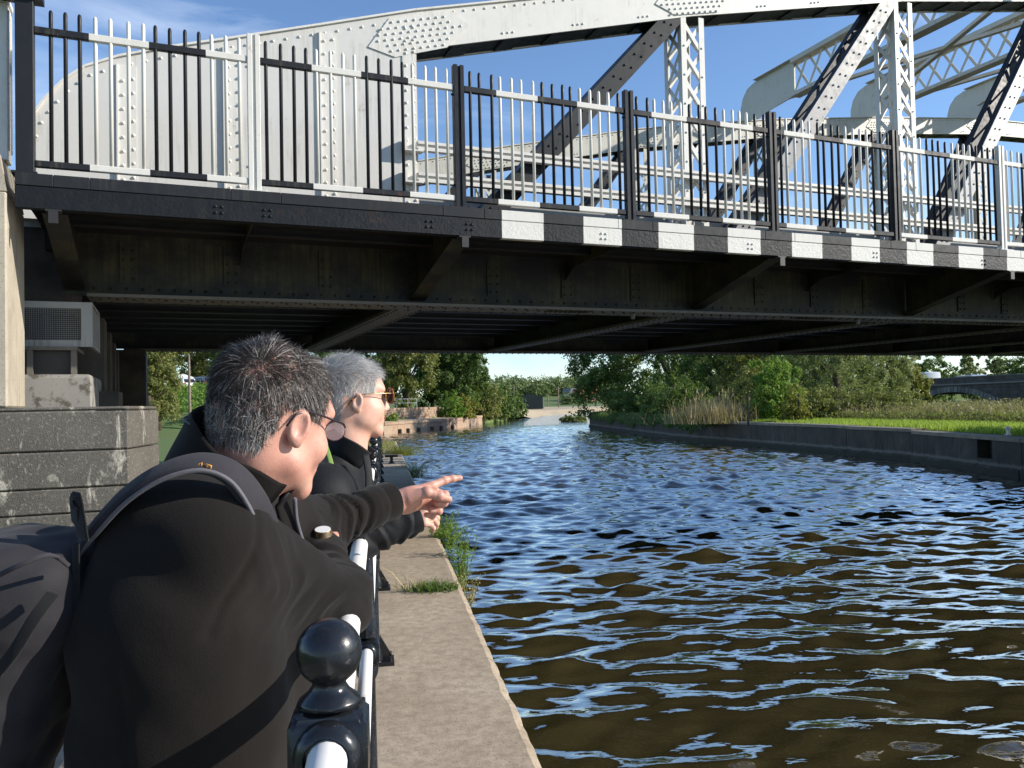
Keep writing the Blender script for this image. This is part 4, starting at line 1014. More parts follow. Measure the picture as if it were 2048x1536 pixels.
# weeds on the quay edge
def weed(name, label, x, y, z, h, w, n, leaf, seed, blade=False, size=.036):
    q = np.random.default_rng(seed); t_ = thing(name, label, 'weed', (x, y, z)); m = MB(); Pl = []
    if blade:
        P = np.column_stack([q.normal(0, w*.28, n), q.normal(0, w*.16, n), np.zeros(n)]); V, F = blades(P, h, .004, q, .75); tag(build('blades', V, F, LM[leaf], t_), kind='stuff')
        P = np.column_stack([q.normal(0, w*.30, n//2), q.normal(0, w*.16, n//2), q.uniform(.003, h*.4, n//2)]); V, F = leaves(P, np.tile([0, 0, 1.], (len(P), 1)), size, q, .4); tag(build('leaf_rosette', V, F, LM['oak'], t_), kind='stuff'); return t_
    for k in range(n):
        a = q.uniform(0, 2*math.pi); r1 = q.random()**.5*w*.5; l_ = h*q.uniform(.45, 1.0); bx, by = math.cos(a)*r1, math.sin(a)*r1*.8; tx, ty = bx*1.5+q.normal(0, .04), by*1.3+q.normal(0, .04)
        m.tube([(bx*.4, by*.4, 0), ((bx+tx)/2, (by+ty)/2, l_*.55), (tx, ty, l_)], [.003, .0025, .001], 4)
        for j in range(34):
            f = q.uniform(.08, 1.0); c_ = np.array([bx*.4+(tx-bx*.4)*f, by*.4+(ty-by*.4)*f, l_*f])+q.normal(0, .018, 3); Pl.append(c_)
    tag(m.build('stems', LM['olive'], t_), kind='stuff'); P = np.array(Pl); V, F = leaves(P, q.normal(size=P.shape)*.4+[0, 0, .6], size, q, .38); tag(build('foliage', V, F, LM[leaf], t_), kind='stuff'); return t_
weed('grass_tuft', 'low tuft of grass and weeds growing in the quay slab joint', .40, 6.83, .003, .075, .34, 420, 'oak', 5, True, .05)
weed('mugwort_plant', 'tall leafy weed growing from the quay edge over the water', .76, 8.35, -.32, .66, .26, 34, 'bright', 6)
weed('mugwort_plant', 'leafy green weed on the quay edge behind the tall one', .72, 9.6, -.15, .36, .26, 32, 'bright', 7)
weed('mugwort_plant', 'low green weed hanging on the quay edge at the start of the shade', .71, 10.7, -.2, .40, .32, 34, 'bright', 8)
weed('dry_weed', 'straw coloured dry weed on the quay edge below the tall leafy one', .76, 7.6, -.35, .36, .20, 14, 'dry', 9, size=.018)
weed('edge_grass', 'yellow grass fringe on the sunlit far end of the quay edge', .68, 26.8, -.05, .42, .9, 500, 'yellow', 10, True, .06)
weed('edge_grass', 'dark weed on the quay edge in the bridge shade', .72, 20.5, -.25, .45, .6, 300, 'oak', 13, True, .06)
for k, (x, y) in enumerate(((.12, 6.8), (.2, 6.82), (.28, 6.79))):
    weed('dry_grass_stalk', 'thin dry grass stalk rising from the slab joint', x, y, .003, .22, .05, 5, 'dry', 30+k, True, .01)['group'] = 'dry grass stalks in the slab joint'

# ================================================================ far things
M['sand'] = mat_plain('river_sand', (.40, .32, .21), .95, .18, .6, bump=.4, bscale=2, bdist=.08)
sb = np.array([(22, 142), (28, 165), (35.4, 180.5), (53, 207), (70, 221)]); V = []
for i, p in enumerate(sb):
    d_ = sb[min(i+1, 4)]-sb[max(i-1, 0)]; d_ = d_/np.linalg.norm(d_); nv = np.array([-d_[1], d_[0]])
    for k, z_ in ((-5, -1.15), (-.3, 0), (4, .1), (16, .62), (30, .7)): q = p+nv*k; V.append((q[0], q[1], z_ if k < -1 else ground_at(q[0], q[1])+.14))
sand = build('sand_beach', V, [(i*5+k, (i+1)*5+k, (i+1)*5+k+1, i*5+k+1) for i in range(4) for k in range(4)], M['sand']); tag(sand, kind='structure')

# sandstone bank wall with blocks, ledge, coping and timber stubs
t = NT('red_sandstone'); g_ = t.n.new('ShaderNodeObjectInfo')
c = t.mix(t.ramp(t.noise(3.0, 5, .6), [(.35, 0.), (.7, 1.)]), (.25, .155, .10), (.36, .25, .17)); c = t.mix(.6, c, t.ramp(g_.outputs['Random'], [(0., (.22, .14, .09)), (.5, (.34, .23, .155)), (1., (.30, .25, .18))]))
t.color(c).rough(.9); t.bump(t.noise(6, 5), .5, .04); M['sandstone'] = t.m
sw = thing('sandstone_wall', 'weathered red sandstone block wall along the far bank', 'wall')
lb = np.array([(-4.6, 67.5), (-2.5, 71), (.3, 74.5), (2.65, 80), (7.7, 88.3), (10.6, 99.5), (13.3, 109.3)])
def off(poly, k):
    out = []
    for i, p in enumerate(poly):
        d_ = poly[min(i+1, len(poly)-1)]-poly[max(i-1, 0)]; d_ = d_/np.linalg.norm(d_); out.append(p+np.array([-d_[1], d_[0]])*k)
    return np.array(out)
up = off(lb, 2.7); blk = MB().box(-.5, .5, -.2, .2, -.5, .5); me_blk = raw_mesh('sandstone_block', blk.v, blk.f, M['sandstone'])
Ls = np.concatenate([[0], np.cumsum(np.linalg.norm(np.diff(up, axis=0), axis=1))])
at_ = lambda P_, q: np.array([np.interp(q, Ls, P_[:, 0]), np.interp(q, Ls, P_[:, 1])])
for c_ in range(5):
    q = .3*(c_ % 2)
    while q < Ls[-1]-.9:
        l_ = random.uniform(.75, 1.3); p = at_(up, q+l_/2); d_ = at_(up, q+l_)-at_(up, q); a = math.atan2(d_[1], d_[0])
        link('sandstone_block', me_blk, sw, loc=(p[0]+random.uniform(-.03, .03), p[1]+random.uniform(-.03, .03), .36+c_*.245), rot=(0, 0, a), scale=(l_-.03, 1, .23)); q += l_
V = []; n_ = len(lb)
inner = off(lb, 3.0)
for a, b in zip(lb, inner): V += [(a[0], a[1], .18), (b[0], b[1], .30)]
build('ledge', V, [(2*i, 2*i+2, 2*i+3, 2*i+1) for i in range(n_-1)], M['sand'], sw)
Lb = np.concatenate([[0], np.cumsum(np.linalg.norm(np.diff(lb, axis=0), axis=1))])
ap = MB().box(-.5, .5, -.15, .15, -.5, .5); me_ap = raw_mesh('apron_stone', ap.v, ap.f, M['sandstone'])
bt = lambda q: np.array([np.interp(q, Lb, lb[:, 0]), np.interp(q, Lb, lb[:, 1])])
q = 0
while q < Lb[-1]-1.6:
    l_ = random.uniform(1.3, 1.9); p = bt(q+l_/2); d_ = bt(q+l_)-bt(q); a = math.atan2(d_[1], d_[0])
    link('apron_stone', me_ap, sw, loc=(p[0], p[1], -.75), rot=(0, 0, a), scale=(l_-.03, 1, 1.3)); link('coping_stone', me_ap, sw, loc=(p[0], p[1], .06), rot=(0, 0, a), scale=(l_-.03, 1.5, .27)); q += l_
st = MB().box(-.12, .12, -.45, .1, -1.6, -.52); me_st = raw_mesh('timber_fender', st.v, st.f, M['bark'])
for q in (11.5, 13.6, 16.0, 18.8, 20.8, 23.4): p = bt(q); d_ = bt(q+1)-bt(q); link('timber_fender', me_st, sw, loc=(p[0], p[1], 0), rot=(0, 0, math.atan2(d_[1], d_[0])))
M['galv'] = mat_plain('galvanised_steel', (.42, .42, .40), .45, .2, 10, .5)
br_ = thing('bank_railing', 'thin galvanised two rail railing on the bank above the sandstone wall', 'railing'); rl = off(lb, 4.3); pp_ = []
for q in np.arange(3, 27, 2.4): p = at_(rl, q); pp_.append(p); MB().cyl((p[0], p[1], .9), (p[0], p[1], 2.42), .03, n=6).build('post', M['galv'], br_)
for a, b in zip(pp_[:-1], pp_[1:]):
    for z_ in (1.95, 2.38): MB().cyl((a[0], a[1], z_), (b[0], b[1], z_), .028, n=6).build('rail', M['galv'], br_)

# boat shed, poles, houses
M['shed'] = mat_plain('dark_green_sheet_steel', (.030, .045, .035), .6, .2, 2)
M['shed_door'] = mat_plain('shed_roller_door', (.022, .032, .027), .5, .2, 2)
p = pix(1061, 805, 205); sh = thing('boat_shed', 'dark green corrugated steel boat shed behind the sandy beach', 'shed', (p[0], p[1], .45), -.22)
m = MB().prism([(-3.1, 0), (3.1, 0), (3.1, 2.9), (0, 3.75), (-3.1, 2.9)], 0, 9); m.build('wall', M['shed'], sh)
MB().prism([(-3.3, 2.90), (0, 3.83), (3.3, 2.90), (3.3, 2.98), (0, 3.92), (-3.3, 2.98)], -.2, 9.2).build('roof', M['shed'], sh)
dr_ = MB().box(-2.6, 1.2, -.06, -.01, .05, 1.9).build('door', M['shed_door'], sh)
for x in np.arange(-3.05, 3.1, .38): MB().box(x-.03, x+.03, -.035, -.003, .02, 2.88).build('rib', M['shed'], sh) if not -2.6 < x < 1.2 else MB().box(x-.03, x+.03, -.035, -.003, 1.92, 2.88).build('rib', M['shed'], sh)
M['pole_wood'] = mat_plain('grey_pole_timber', (.20, .16, .12), .9, .3, 5)
for px_, D_, h_, lb_ in ((1028, 215, 6.6, 'utility pole beside the boat shed ridge'), (1117, 225, 6.2, 'utility pole in the meadow behind the beach'), (1096, 260, 4.4, 'short pole in the meadow between two taller poles')):
    p = pix(px_, 800, D_); u_ = thing('utility_pole', 'thin grey wooden '+lb_, 'pole', (p[0], p[1], ground_at(p[0], p[1])-.3)); MB().cyl((0, 0, 0), (0, 0, h_), .16, .11, n=8).build('shaft', M['pole_wood'], u_); MB().box(-.7, .7, -.06, .06, h_-.5, h_-.38).build('crossarm', M['pole_wood'], u_)
p = pix(380, 800, 74); u_ = thing('lamp_pole', 'bare brown wooden pole standing on the lawn behind the abutment', 'pole', (p[0], p[1], -.3)); MB().cyl((0, 0, 0), (-.06, 0, 6.9), .13, .10, n=10).build('shaft', M['pole_wood'], u_, True, angle=40); MB().cyl((-.06, 0, 6.9), (-.06, 0, 6.98), .12, .05, n=10).build('cap', M['pole_wood'], u_)
M['sign_blue'] = mat_plain('pale_blue_sign', (.30, .50, .70), .4, .05)
p = pix(414, 800, 72); sg = thing('path_sign', 'small pale blue sign plate on a white post on the lawn', 'sign', (p[0], p[1], 0), -.1); MB().cyl((0, 0, -.2), (0, 0, 2.3), .035, n=8).build('post', M['white'], sg); MB().box(-.16, .16, -.05, -.036, 1.85, 2.3).build('plate', M['sign_blue'], sg)
M['brick'] = mat_plain('red_brick_house', (.30, .13, .085), .85, .2, 1); M['roof_red'] = mat_plain('red_roof_tiles', (.33, .11, .07), .8, .2, 1); M['roof_grey'] = mat_plain('grey_slates', (.12, .13, .15), .6, .2, 1); M['glass_d'] = mat_plain('dark_glass', (.02, .025, .03), .08, .2); M['render'] = mat_plain('cream_render', (.66, .62, .54), .8, .1, 1)
for px_, D_, wl_, rf_, lb_ in ((1178, 330, 'brick', 'roof_red', 'small red roofed brick house in the meadow by the willow'), (1157, 340, 'render', 'roof_grey', 'small cream house with grey roof beside the red roofed one'), (1128, 470, 'render', 'roof_grey', 'white farmhouse among the hillside trees')):
    p = pix(px_, 800, D_); h_ = thing('far_house', lb_, 'house', (p[0], p[1], ground_at(p[0], p[1])-.2), .3)
    MB().box(-4, 4, 0, 6, 0, 3.2).build('wall', M[wl_], h_); MB().prism([(-4.3, 3.2), (4.3, 3.2), (3.6, 5.2), (-3.6, 5.2)], -.3, 6.3).build('roof', M[rf_], h_)
    for x in (-2.4, 0, 2.4): MB().box(x-.6, x+.6, -.05, -.01, 1.0, 2.3).build('window', M['glass_d'], h_)

# stone arch road bridge on the right, with its vehicles
t = NT('dark_masonry'); v = t.noise(1.6, 5, .65); gi = t.n.new('ShaderNodeObjectInfo')
c = t.mix(t.ramp(v, [(.35, 0.), (.7, 1.)]), (.075, .066, .056), (.16, .145, .125)); bk_ = t.n.new('ShaderNodeTexBrick'); bk_.inputs['Scale'].default_value = 1.0; bk_.inputs['Mortar Size'].default_value = .012; bk_.inputs['Brick Width'].default_value = .7; bk_.inputs['Row Height'].default_value = .3
bk_.inputs['Color1'].default_value = (.8, .8, .8, 1); bk_.inputs['Color2'].default_value = (1, 1, 1, 1); bk_.inputs['Mortar'].default_value = (.45, .45, .45, 1)
sx = t.xyz(); cb_ = t.n.new('ShaderNodeCombineXYZ'); t.lk(sx[0], cb_.inputs[0]); t.lk(sx[2], cb_.inputs[1]); t.lk(cb_.outputs[0], bk_.inputs['Vector'])
t.color(t.mix(1.0, c, bk_.outputs['Color'], 'MULTIPLY')).rough(.85); t.bump(t.math('ADD', v, bk_.outputs['Fac']), .5, .03); M['masonry'] = t.m
t = NT('voussoir_stone'); gi = t.n.new('ShaderNodeObjectInfo'); t.color(t.mix(.7, t.ramp(t.noise(4, 5), [(.3, (.14, .13, .115)), (.7, (.25, .235, .21))]), t.ramp(gi.outputs['Random'], [(0., (.12, .11, .10)), (1., (.28, .26, .23))]))).rough(.85); M['vous'] = t.m
A0, A1 = np.array([49.4, 84.0]), np.array([47.6, 44.0]); L_ = np.linalg.norm(A1-A0); d_ = (A1-A0)/L_
sbz = thing('stone_bridge', 'dark stone arch road bridge with plain parapet beyond the reeds', 'bridge', (A0[0], A0[1], 0), math.atan2(d_[1], d_[0]))
xc = 20.5; hs = 7.2; zs0 = -.15; rise = 1.95; R_ = (hs*hs+rise*rise)/(2*rise); zc = zs0+rise-R_
th = math.asin(hs/R_); ang = np.linspace(-th, th, 34); ring = [(xc+R_*math.sin(a), zc+R_*math.cos(a)) for a in ang]
m = MB(); rr = [(xc+(R_+.02)*math.sin(a), zc+(R_+.02)*math.cos(a)) for a in ang]
poly = [(-4, -1.5), (rr[0][0], -1.5)]+rr+[(rr[-1][0], -1.5), (L_, -1.5), (L_, 2.40), (-4, 2.40)]
bm_ = bmesh.new(); vs_ = [bm_.verts.new((x, 0, z)) for x, z in poly]; fc = bm_.faces.new(vs_); ex = bmesh.ops.extrude_face_region(bm_, geom=[fc]); bmesh.ops.translate(bm_, verts=[v for v in ex['geom'] if isinstance(v, bmesh.types.BMVert)], vec=(0, .42, 0)); bmesh.ops.triangulate(bm_, faces=[f for f in bm_.faces if len(f.verts) > 4]); bmesh.ops.recalc_face_normals(bm_, faces=bm_.faces)
me = bpy.data.meshes.new('spandrel_wall'); bm_.to_mesh(me); bm_.free(); me.materials.append(M['masonry']); link('spandrel_wall', me, sbz)
for a0, a1 in zip(ang[:-1], ang[1:]):
    q = .002; P4 = [(xc+r1*math.sin(a), zc+r1*math.cos(a)) for r1, a in ((R_, a0+q), (R_, a1-q), (R_+.46, a1-q), (R_+.46, a0+q))]; MB().prism(P4, -.06, .3).build('voussoir', M['vous'], sbz)
MB().box(-4, L_, -.09, .35, 2.402, 2.52).build('string_course', M['vous'], sbz); MB().box(-4, L_, 0., .34, 2.522, 2.98).build('parapet', M['masonry'], sbz)
for x in np.arange(-4, L_-1, 1.4): MB().box(x+.01, x+1.39, -.05, .40, 2.982, 3.08).build('coping_stone', M['vous'], sbz)
MB().box(-4, L_, .425, 7.66, 1.62, 1.80).build('roadway', mat_plain('asphalt', (.05, .05, .05), .9, .1, 5), sbz)

# ---- vehicles
M['tyre'] = mat_plain('tyre_rubber', (.015, .015, .016), .8, .1); M['rim'] = mat_plain('alloy_rim', (.45, .45, .46), .3, .1, 5, .8); M['glass_c'] = mat_plain('car_glass', (.018, .022, .026), .06, .1)
M['tail'] = mat_plain('red_tail_lamp', (.45, .012, .012), .2, .1); M['lampw'] = mat_plain('clear_lamp', (.7, .7, .68), .15, .05); M['plate_y'] = mat_plain('yellow_number_plate', (.62, .50, .06), .4, .05)
def carpaint(n, c): t = NT(n); t.color(c).rough(.25).set(Coat_Weight=.8, Coat_Roughness=.05); return t.m
M['car_white'] = carpaint('white_car_paint', (.78, .78, .78)); M['car_grey'] = carpaint('dark_grey_car_paint', (.045, .05, .06)); M['car_blue'] = carpaint('blue_car_paint', (.10, .16, .26)); M['car_silver'] = carpaint('silver_car_paint', (.42, .43, .44))
def car(name, label, paint, loc, rz, kind='suv', group=None):
    """x forward; origin on the road under the middle"""
    L, W, H_ = {'suv': (4.4, 1.82, 1.62), 'hatch': (4.0, 1.75, 1.46), 'van': (4.6, 1.85, 1.95)}[kind]
    t_ = thing(name, label, 'van' if kind == 'van' else 'car', loc, rz, group); b = L/2
    belt = H_*.58
    if kind == 'van': prof = [(-b, .35), (-b, H_*.97), (-b+.1, H_), (b*.30, H_), (b*.48, H_*.93), (b*.70, belt+.12), (b*.97, belt*.80), (b, belt*.55), (b, .30), (-b, .28)]
    else: prof = [(-b, .34), (-b-.02, belt*.75), (-b+.06, belt), (-b+.34, H_*.93), (-b+.62, H_), (b*.05, H_*.985), (b*.22, H_*.93), (b*.58, belt+.03), (b*.94, belt*.82), (b, belt*.5), (b, .30), (-b+.1, .26)]
    n = len(prof); V = []
    for f, inset in ((-1, 0), (-.94, 1), (0, 1), (.94, 1), (1, 0)):
        for x, z in prof:
            k = max(0, (z-belt)/(H_-belt)) if z > belt else 0
            y = f*W/2*(1-.17*k); xx, zz = x, z
            if not inset: xx, zz = x*.985, z-(.03 if z > belt*.8 else -.02)
            V.append((xx, y, zz))
    F = [(j*n+i, j*n+(i+1) % n, (j+1)*n+(i+1) % n, (j+1)*n+i) for j in range(4) for i in range(n)]+[tuple(range(n-1, -1, -1)), tuple(4*n+i for i in range(n))]
    me = raw_mesh('body', V, F, M[paint]); bm2 = bmesh.new(); bm2.from_mesh(me); bmesh.ops.recalc_face_normals(bm2, faces=bm2.faces); bm2.to_mesh(me); bm2.free(); me.polygons.foreach_set('use_smooth', np.ones(len(me.polygons), bool)); me.set_sharp_from_angle(angle=math.radians(38)); link('body', me, t_)
    yw = lambda z: W/2*(1-.17*max(0, (z-belt)/(H_-belt)))+.006
    for sy in (-1, 1):
        segs = ((-b+.55, -.05), (.03, b*.40)) if kind != 'van' else ((b*.10, b*.50),)
        for x0, x1 in segs:
            z0, z1 = belt+.05, H_*.92; xt0, xt1 = x0+(.12 if x0 < -.5 else 0), x1-(.30 if x1 > .3 else 0)
            build('side_window', [(x0, sy*yw(z0), z0), (x1, sy*yw(z0), z0), (xt1, sy*yw(z1), z1), (xt0, sy*yw(z1), z1)], [(0, 1, 2, 3)], M['glass_c'], t_)
        for xw in (-b*.60, b*.62):
            w_ = MB().lathe([(.20, -.10), (.31, -.11), (.33, -.06), (.33, .06), (.31, .11), (.20, .10)], n=20).build('tyre', M['tyre'], t_, True, angle=40); w_.location = (xw, sy*(W/2-.10), .33); w_.rotation_euler = (math.pi/2, 0, 0)
            r2 = MB().lathe([(.20, -.09), (.205, -.02), (.205, .02), (.20, .09)], n=16).build('rim', M['rim'], w_)
        MB().box(-b-.035, -b+.03, sy*W*.40-.13, sy*W*.40+.13, belt*.80, belt*1.02).build('tail_lamp', M['tail'], t_); MB().box(b-.12, b+.005, sy*W*.37-.16, sy*W*.37+.16, belt*.60, belt*.74).build('headlamp', M['lampw'], t_)
        MB().box(b*.40, b*.44+.05, sy*(W/2+.02)-.09, sy*(W/2+.02)+.09, belt+.02, belt+.15).build('wing_mirror', M[paint], t_)
    if kind != 'van':
        z0, z1 = belt+.06, H_*.91; f = lambda z: -b+.06+(z-belt)/(H_*.93-belt)*.28-.012
        build('rear_window', [(f(z0), -W*.40, z0), (f(z0), W*.40, z0), (f(z1), W*.36, z1), (f(z1), -W*.36, z1)], [(0, 3, 2, 1)], M['glass_c'], t_)
        x0, x1 = b*.56, b*.24; build('windscreen', [(x0, -W*.42, belt+.07), (x0, W*.42, belt+.07), (x1, W*.37, H_*.925), (x1, -W*.37, H_*.925)], [(0, 1, 2, 3)], M['glass_c'], t_)
    else: build('windscreen', [(b*.695, -W*.43, belt+.16), (b*.695, W*.43, belt+.16), (b*.50, W*.38, H_*.93), (b*.50, -W*.38, H_*.93)], [(0, 1, 2, 3)], M['glass_c'], t_)
    MB().box(-b-.03, -b+.0, -.26, .26, belt*.60, belt*.71).build('number_plate', M['plate_y'], t_); MB().box(-b-.05, -b+.14, -W*.46, W*.46, .30, .46).build('bumper', M['tyre'], t_)
    return t_
def put_car(px_, D_, z, *a, rz=0, **k):
    p = pix(px_, 770, D_); return car(*a, (p[0], p[1], z), rz, **k)
put_car(361, 93, 3.86, 'parked_car', 'white car parked at the top of the ivy bank', 'car_white', rz=2.35, kind='hatch')
put_car(402, 94, 3.84, 'parked_car', 'dark grey car parked on the bank beside the white car', 'car_grey', rz=2.30, kind='suv')
put_car(434, 97, 3.70, 'parked_car', 'blue car parked on the bank behind the dark grey car', 'car_blue', rz=2.4, kind='hatch')
p = pix(367, 770, 100); tn = thing('marquee_tent', 'white peaked marquee tent behind the parked cars', 'tent', (p[0], p[1], 3.8)); M['canvas'] = mat_plain('white_canvas', (.80, .80, .78), .7, .05)
V = [(-1.9, -1.9, 1.55), (1.9, -1.9, 1.55), (1.9, 1.9, 1.55), (-1.9, 1.9, 1.55), (-.9, -.9, 1.98), (.9, -.9, 1.98), (.9, .9, 1.98), (-.9, .9, 1.98), (0, 0, 2.35), (-1.9, -1.9, 1.3), (1.9, -1.9, 1.3), (1.9, 1.9, 1.3), (-1.9, 1.9, 1.3)]
build('canopy', V, [(0, 1, 5, 4), (1, 2, 6, 5), (2, 3, 7, 6), (3, 0, 4, 7), (4, 5, 8), (5, 6, 8), (6, 7, 8), (7, 4, 8), (9, 10, 1, 0), (10, 11, 2, 1), (11, 12, 3, 2), (12, 9, 0, 3)], M['canvas'], tn)
for x in (-1.85, 1.85):
    for y in (-1.85, 1.85): MB().cyl((x, y, -.3), (x, y, 1.5), .04, n=6).build('leg', M['galv'], tn)
car('panel_van', 'white panel van driving across the stone arch bridge', 'car_white', tuple(A0+d_*12.2+np.array([2.3, 0]))+(1.802,), math.atan2(-d_[1], -d_[0]), kind='van')
car('saloon_car', 'silver car behind the parapet of the stone arch bridge', 'car_silver', tuple(A0+d_*19.3+np.array([2.3, 0]))+(1.802,), math.atan2(-d_[1], -d_[0]), kind='hatch')
# two black fence posts on the grass
for px_, lb_ in ((1496, 'slim black metal post beside the dry reed clump'), (1598, 'slim black metal post in front of the elder bush')):
    p = pix(px_, 830, 42.0); f_ = thing('fence_post', lb_, 'post', (p[0], p[1], ground_at(p[0], p[1])-.1)); MB().box(-.04, .04, -.04, .04, 0, 1.55).build('shaft', M['black'], f_, bevel=.006); MB().lathe([(.05, 0), (.05, .03), (.015, .06)], c=(0, 0, 1.551), n=10).build('cap', M['black'], f_)
# ================================================================ people
def surface_nets(Fn, lo, hi, h):
    """mesh the zero level of Fn on a grid"""
    lo, hi = np.array(lo), np.array(hi); n = np.ceil((hi-lo)/h).astype(int)+1
    ax = [lo[i]+np.arange(n[i])*h for i in range(3)]
    G = np.stack(np.meshgrid(*ax, indexing='ij'), -1).astype(np.float32); D = Fn(G.reshape(-1, 3)).reshape(n); S = D < 0
    c = [(i, j, k) for i in (0, 1) for j in (0, 1) for k in (0, 1)]
    sl = lambda A, o: A[o[0]:n[0]-1+o[0], o[1]:n[1]-1+o[1], o[2]:n[2]-1+o[2]]
    cnt = sum(sl(S, o).astype(np.int8) for o in c); act = (cnt > 0) & (cnt < 8); idx = np.full(act.shape, -1); ids = np.argwhere(act); idx[act] = np.arange(len(ids))
    acc = np.zeros((len(ids), 3)); m = np.zeros(len(ids))
    dv = {o: D[ids[:, 0]+o[0], ids[:, 1]+o[1], ids[:, 2]+o[2]] for o in c}
    for a in c:
        for ax_ in range(3):
            if a[ax_]: continue
            b = list(a); b[ax_] = 1; b = tuple(b); da, db = dv[a], dv[b]; x = (da < 0) != (db < 0); t_ = np.where(x, da/np.where(x, da-db, 1), 0)
            p = np.array(a)+np.zeros((len(ids), 3)); p[:, ax_] += t_; acc[x] += p[x]; m[x] += 1
    V = lo+(ids+acc/m[:, None])*h; Q = []
    for ax_ in range(3):
        u, v = [(1, 2), (2, 0), (0, 1)][ax_]; s1 = [slice(None)]*3; s2 = [slice(None)]*3; s1[ax_] = slice(0, -1); s2[ax_] = slice(1, None)
        e = S[tuple(s1)] != S[tuple(s2)]; E_ = np.argwhere(e); ok = (E_[:, u] > 0) & (E_[:, v] > 0) & (E_[:, u] < n[u]-1) & (E_[:, v] < n[v]-1); E_ = E_[ok]
        inside = S[E_[:, 0], E_[:, 1], E_[:, 2]]; q = []
        for du, dv_ in ((-1, -1), (0, -1), (0, 0), (-1, 0)):
            t_ = E_.copy(); t_[:, u] += du; t_[:, v] += dv_; q.append(idx[t_[:, 0], t_[:, 1], t_[:, 2]])
        q = np.stack(q, 1); q[~inside] = q[~inside][:, ::-1]; Q.append(q)
    return V, np.concatenate(Q)
def smin(a, b, k): h_ = np.clip(.5+.5*(b-a)/k, 0, 1); return b+(a-b)*h_-k*h_*(1-h_)
def cone(P, a, b, ra, rb):
    a, b = np.asarray(a, np.float32), np.asarray(b, np.float32); ab = b-a; t_ = np.clip(((P-a)@ab)/(ab@ab+1e-12), 0, 1)
    return np.linalg.norm(P-a-t_[:, None]*ab, axis=1)-(ra+(rb-ra)*t_)
def ell(P, c, r, R_=None):
    q = P-np.asarray(c, np.float32)
    if R_ is not None: q = q@R_
    k0 = np.linalg.norm(q/np.asarray(r), axis=1); k1 = np.linalg.norm(q/(np.asarray(r)**2), axis=1)+1e-9; return k0*(k0-1)/k1
def union(P, prims, k):
    d = None
    for p in prims:
        q = ell(P, *p[1:]) if p[0] == 'e' else cone(P, *p[1:]); d = q if d is None else smin(d, q, k)
    return d
def sdf_mesh(prims, k, h, pad=.03, extra=None, lo=None, hi=None):
    pts = []
    for p in prims:
        if p[0] == 'e': r = max(p[2]); pts += [np.array(p[1])-r, np.array(p[1])+r]
        else: pts += [np.array(p[1])-p[3], np.array(p[1])+p[3], np.array(p[2])-p[4], np.array(p[2])+p[4]]
    pts = np.array(pts); f = (lambda P: extra(P, union(P, prims, k))) if extra else (lambda P: union(P, prims, k))
    return surface_nets(f, pts.min(0)-pad if lo is None else lo, pts.max(0)+pad if hi is None else hi, h)
def vnormals(V, F):
    nn = np.cross(V[F[:, 2]]-V[F[:, 0]], V[F[:, 3]]-V[F[:, 1]]); N_ = np.zeros_like(V)
    for i in range(4): np.add.at(N_, F[:, i], nn)
    return N_/(np.linalg.norm(N_, axis=1)[:, None]+1e-12)
def relax(V, F, it=2, f=.5):
    for _ in range(it):
        A = np.zeros_like(V); c = np.zeros(len(V))
        for i in range(4): np.add.at(A, F[:, i], V[F[:, (i+1) % 4]]+V[F[:, (i-1) % 4]]); np.add.at(c, F[:, i], 2)
        V = V*(1-f)+f*A/c[:, None]
    return V
def wav(P, s, seed):
    """cheap smooth vector noise from warped sines"""
    q = np.random.default_rng(seed); o = np.zeros(len(P))
    for k in range(6):
        d = q.normal(size=3); d /= np.linalg.norm(d); w = s*(1+.5*k); o += np.sin(P@d*w+q.uniform(0, 6.28)+1.3*np.sin(P@q.normal(size=3)*s*.4+q.uniform(0, 6.28)))/(1+.5*k)
    return o/2.2
def folds(V, bones, amp, freq, seed):
    """cloth creases running round each limb"""
    D = np.zeros(len(V)); q = np.random.default_rng(seed)
    for a, b, r in bones:
        a, b = np.array(a), np.array(b); ab = b-a; L = np.linalg.norm(ab); d = ab/L; t_ = ((V-a)@d)/L; rad = np.linalg.norm(V-a-np.clip(t_, 0, 1)[:, None]*ab, axis=1)
        w = np.clip(1.6-rad/r, 0, 1)*np.clip((t_+.1)*5, 0, 1)*np.clip((1.15-t_)*5, 0, 1)
        x = t_*L*freq+1.4*wav(V, 9, seed+1)+.8*wav(V, 22, seed+2); s = np.sin(x*2*math.pi); D = np.maximum(D, 0)+w*amp*(np.abs(s)**.7*np.sign(s)*.5+.25*np.sin(x*2*math.pi*2.3+1))
    return D
# --- materials
def skin_mat(name, c, red):
    t = NT(name); n = t.noise(28, 4); col = t.mix(t.ramp(n, [(.35, 0.), (.7, .6)]), c, red); col = t.mix(t.ramp(t.noise(160, 3), [(.55, 0.), (.7, .35)]), col, tuple(np.array(red)*.8))
    t.color(col).rough(.48).set(Subsurface_Weight=.18, Subsurface_Scale=.006, Subsurface_Radius=(1., .35, .2), Specular_IOR_Level=.4)
    nb = t.bump(t.noise(420, 3), .25, .0012); t.bump(t.voro(260), .12, .0008, nb); return t.m
M['skin_m'] = skin_mat('ruddy_skin', (.52, .285, .215), (.50, .20, .145)); M['skin_w'] = skin_mat('fair_skin', (.60, .36, .27), (.56, .27, .19))
def cloth(name, c, sheen=.4, bs=900, bd=.0015, var=.25):
    t = NT(name); c = np.array(c); col = t.mix(t.ramp(t.noise(6, 4), [(.3, 0.), (.7, 1.)]), tuple(c*(1-var)), tuple(c*(1+var))); t.color(col).rough(.95).set(Sheen_Weight=sheen, Sheen_Roughness=.5, Specular_IOR_Level=.15)
    nb = t.bump(t.noise(bs, 2), .7, bd); t.bump(t.noise(14, 5, .6), .35, .006, nb); return t.m
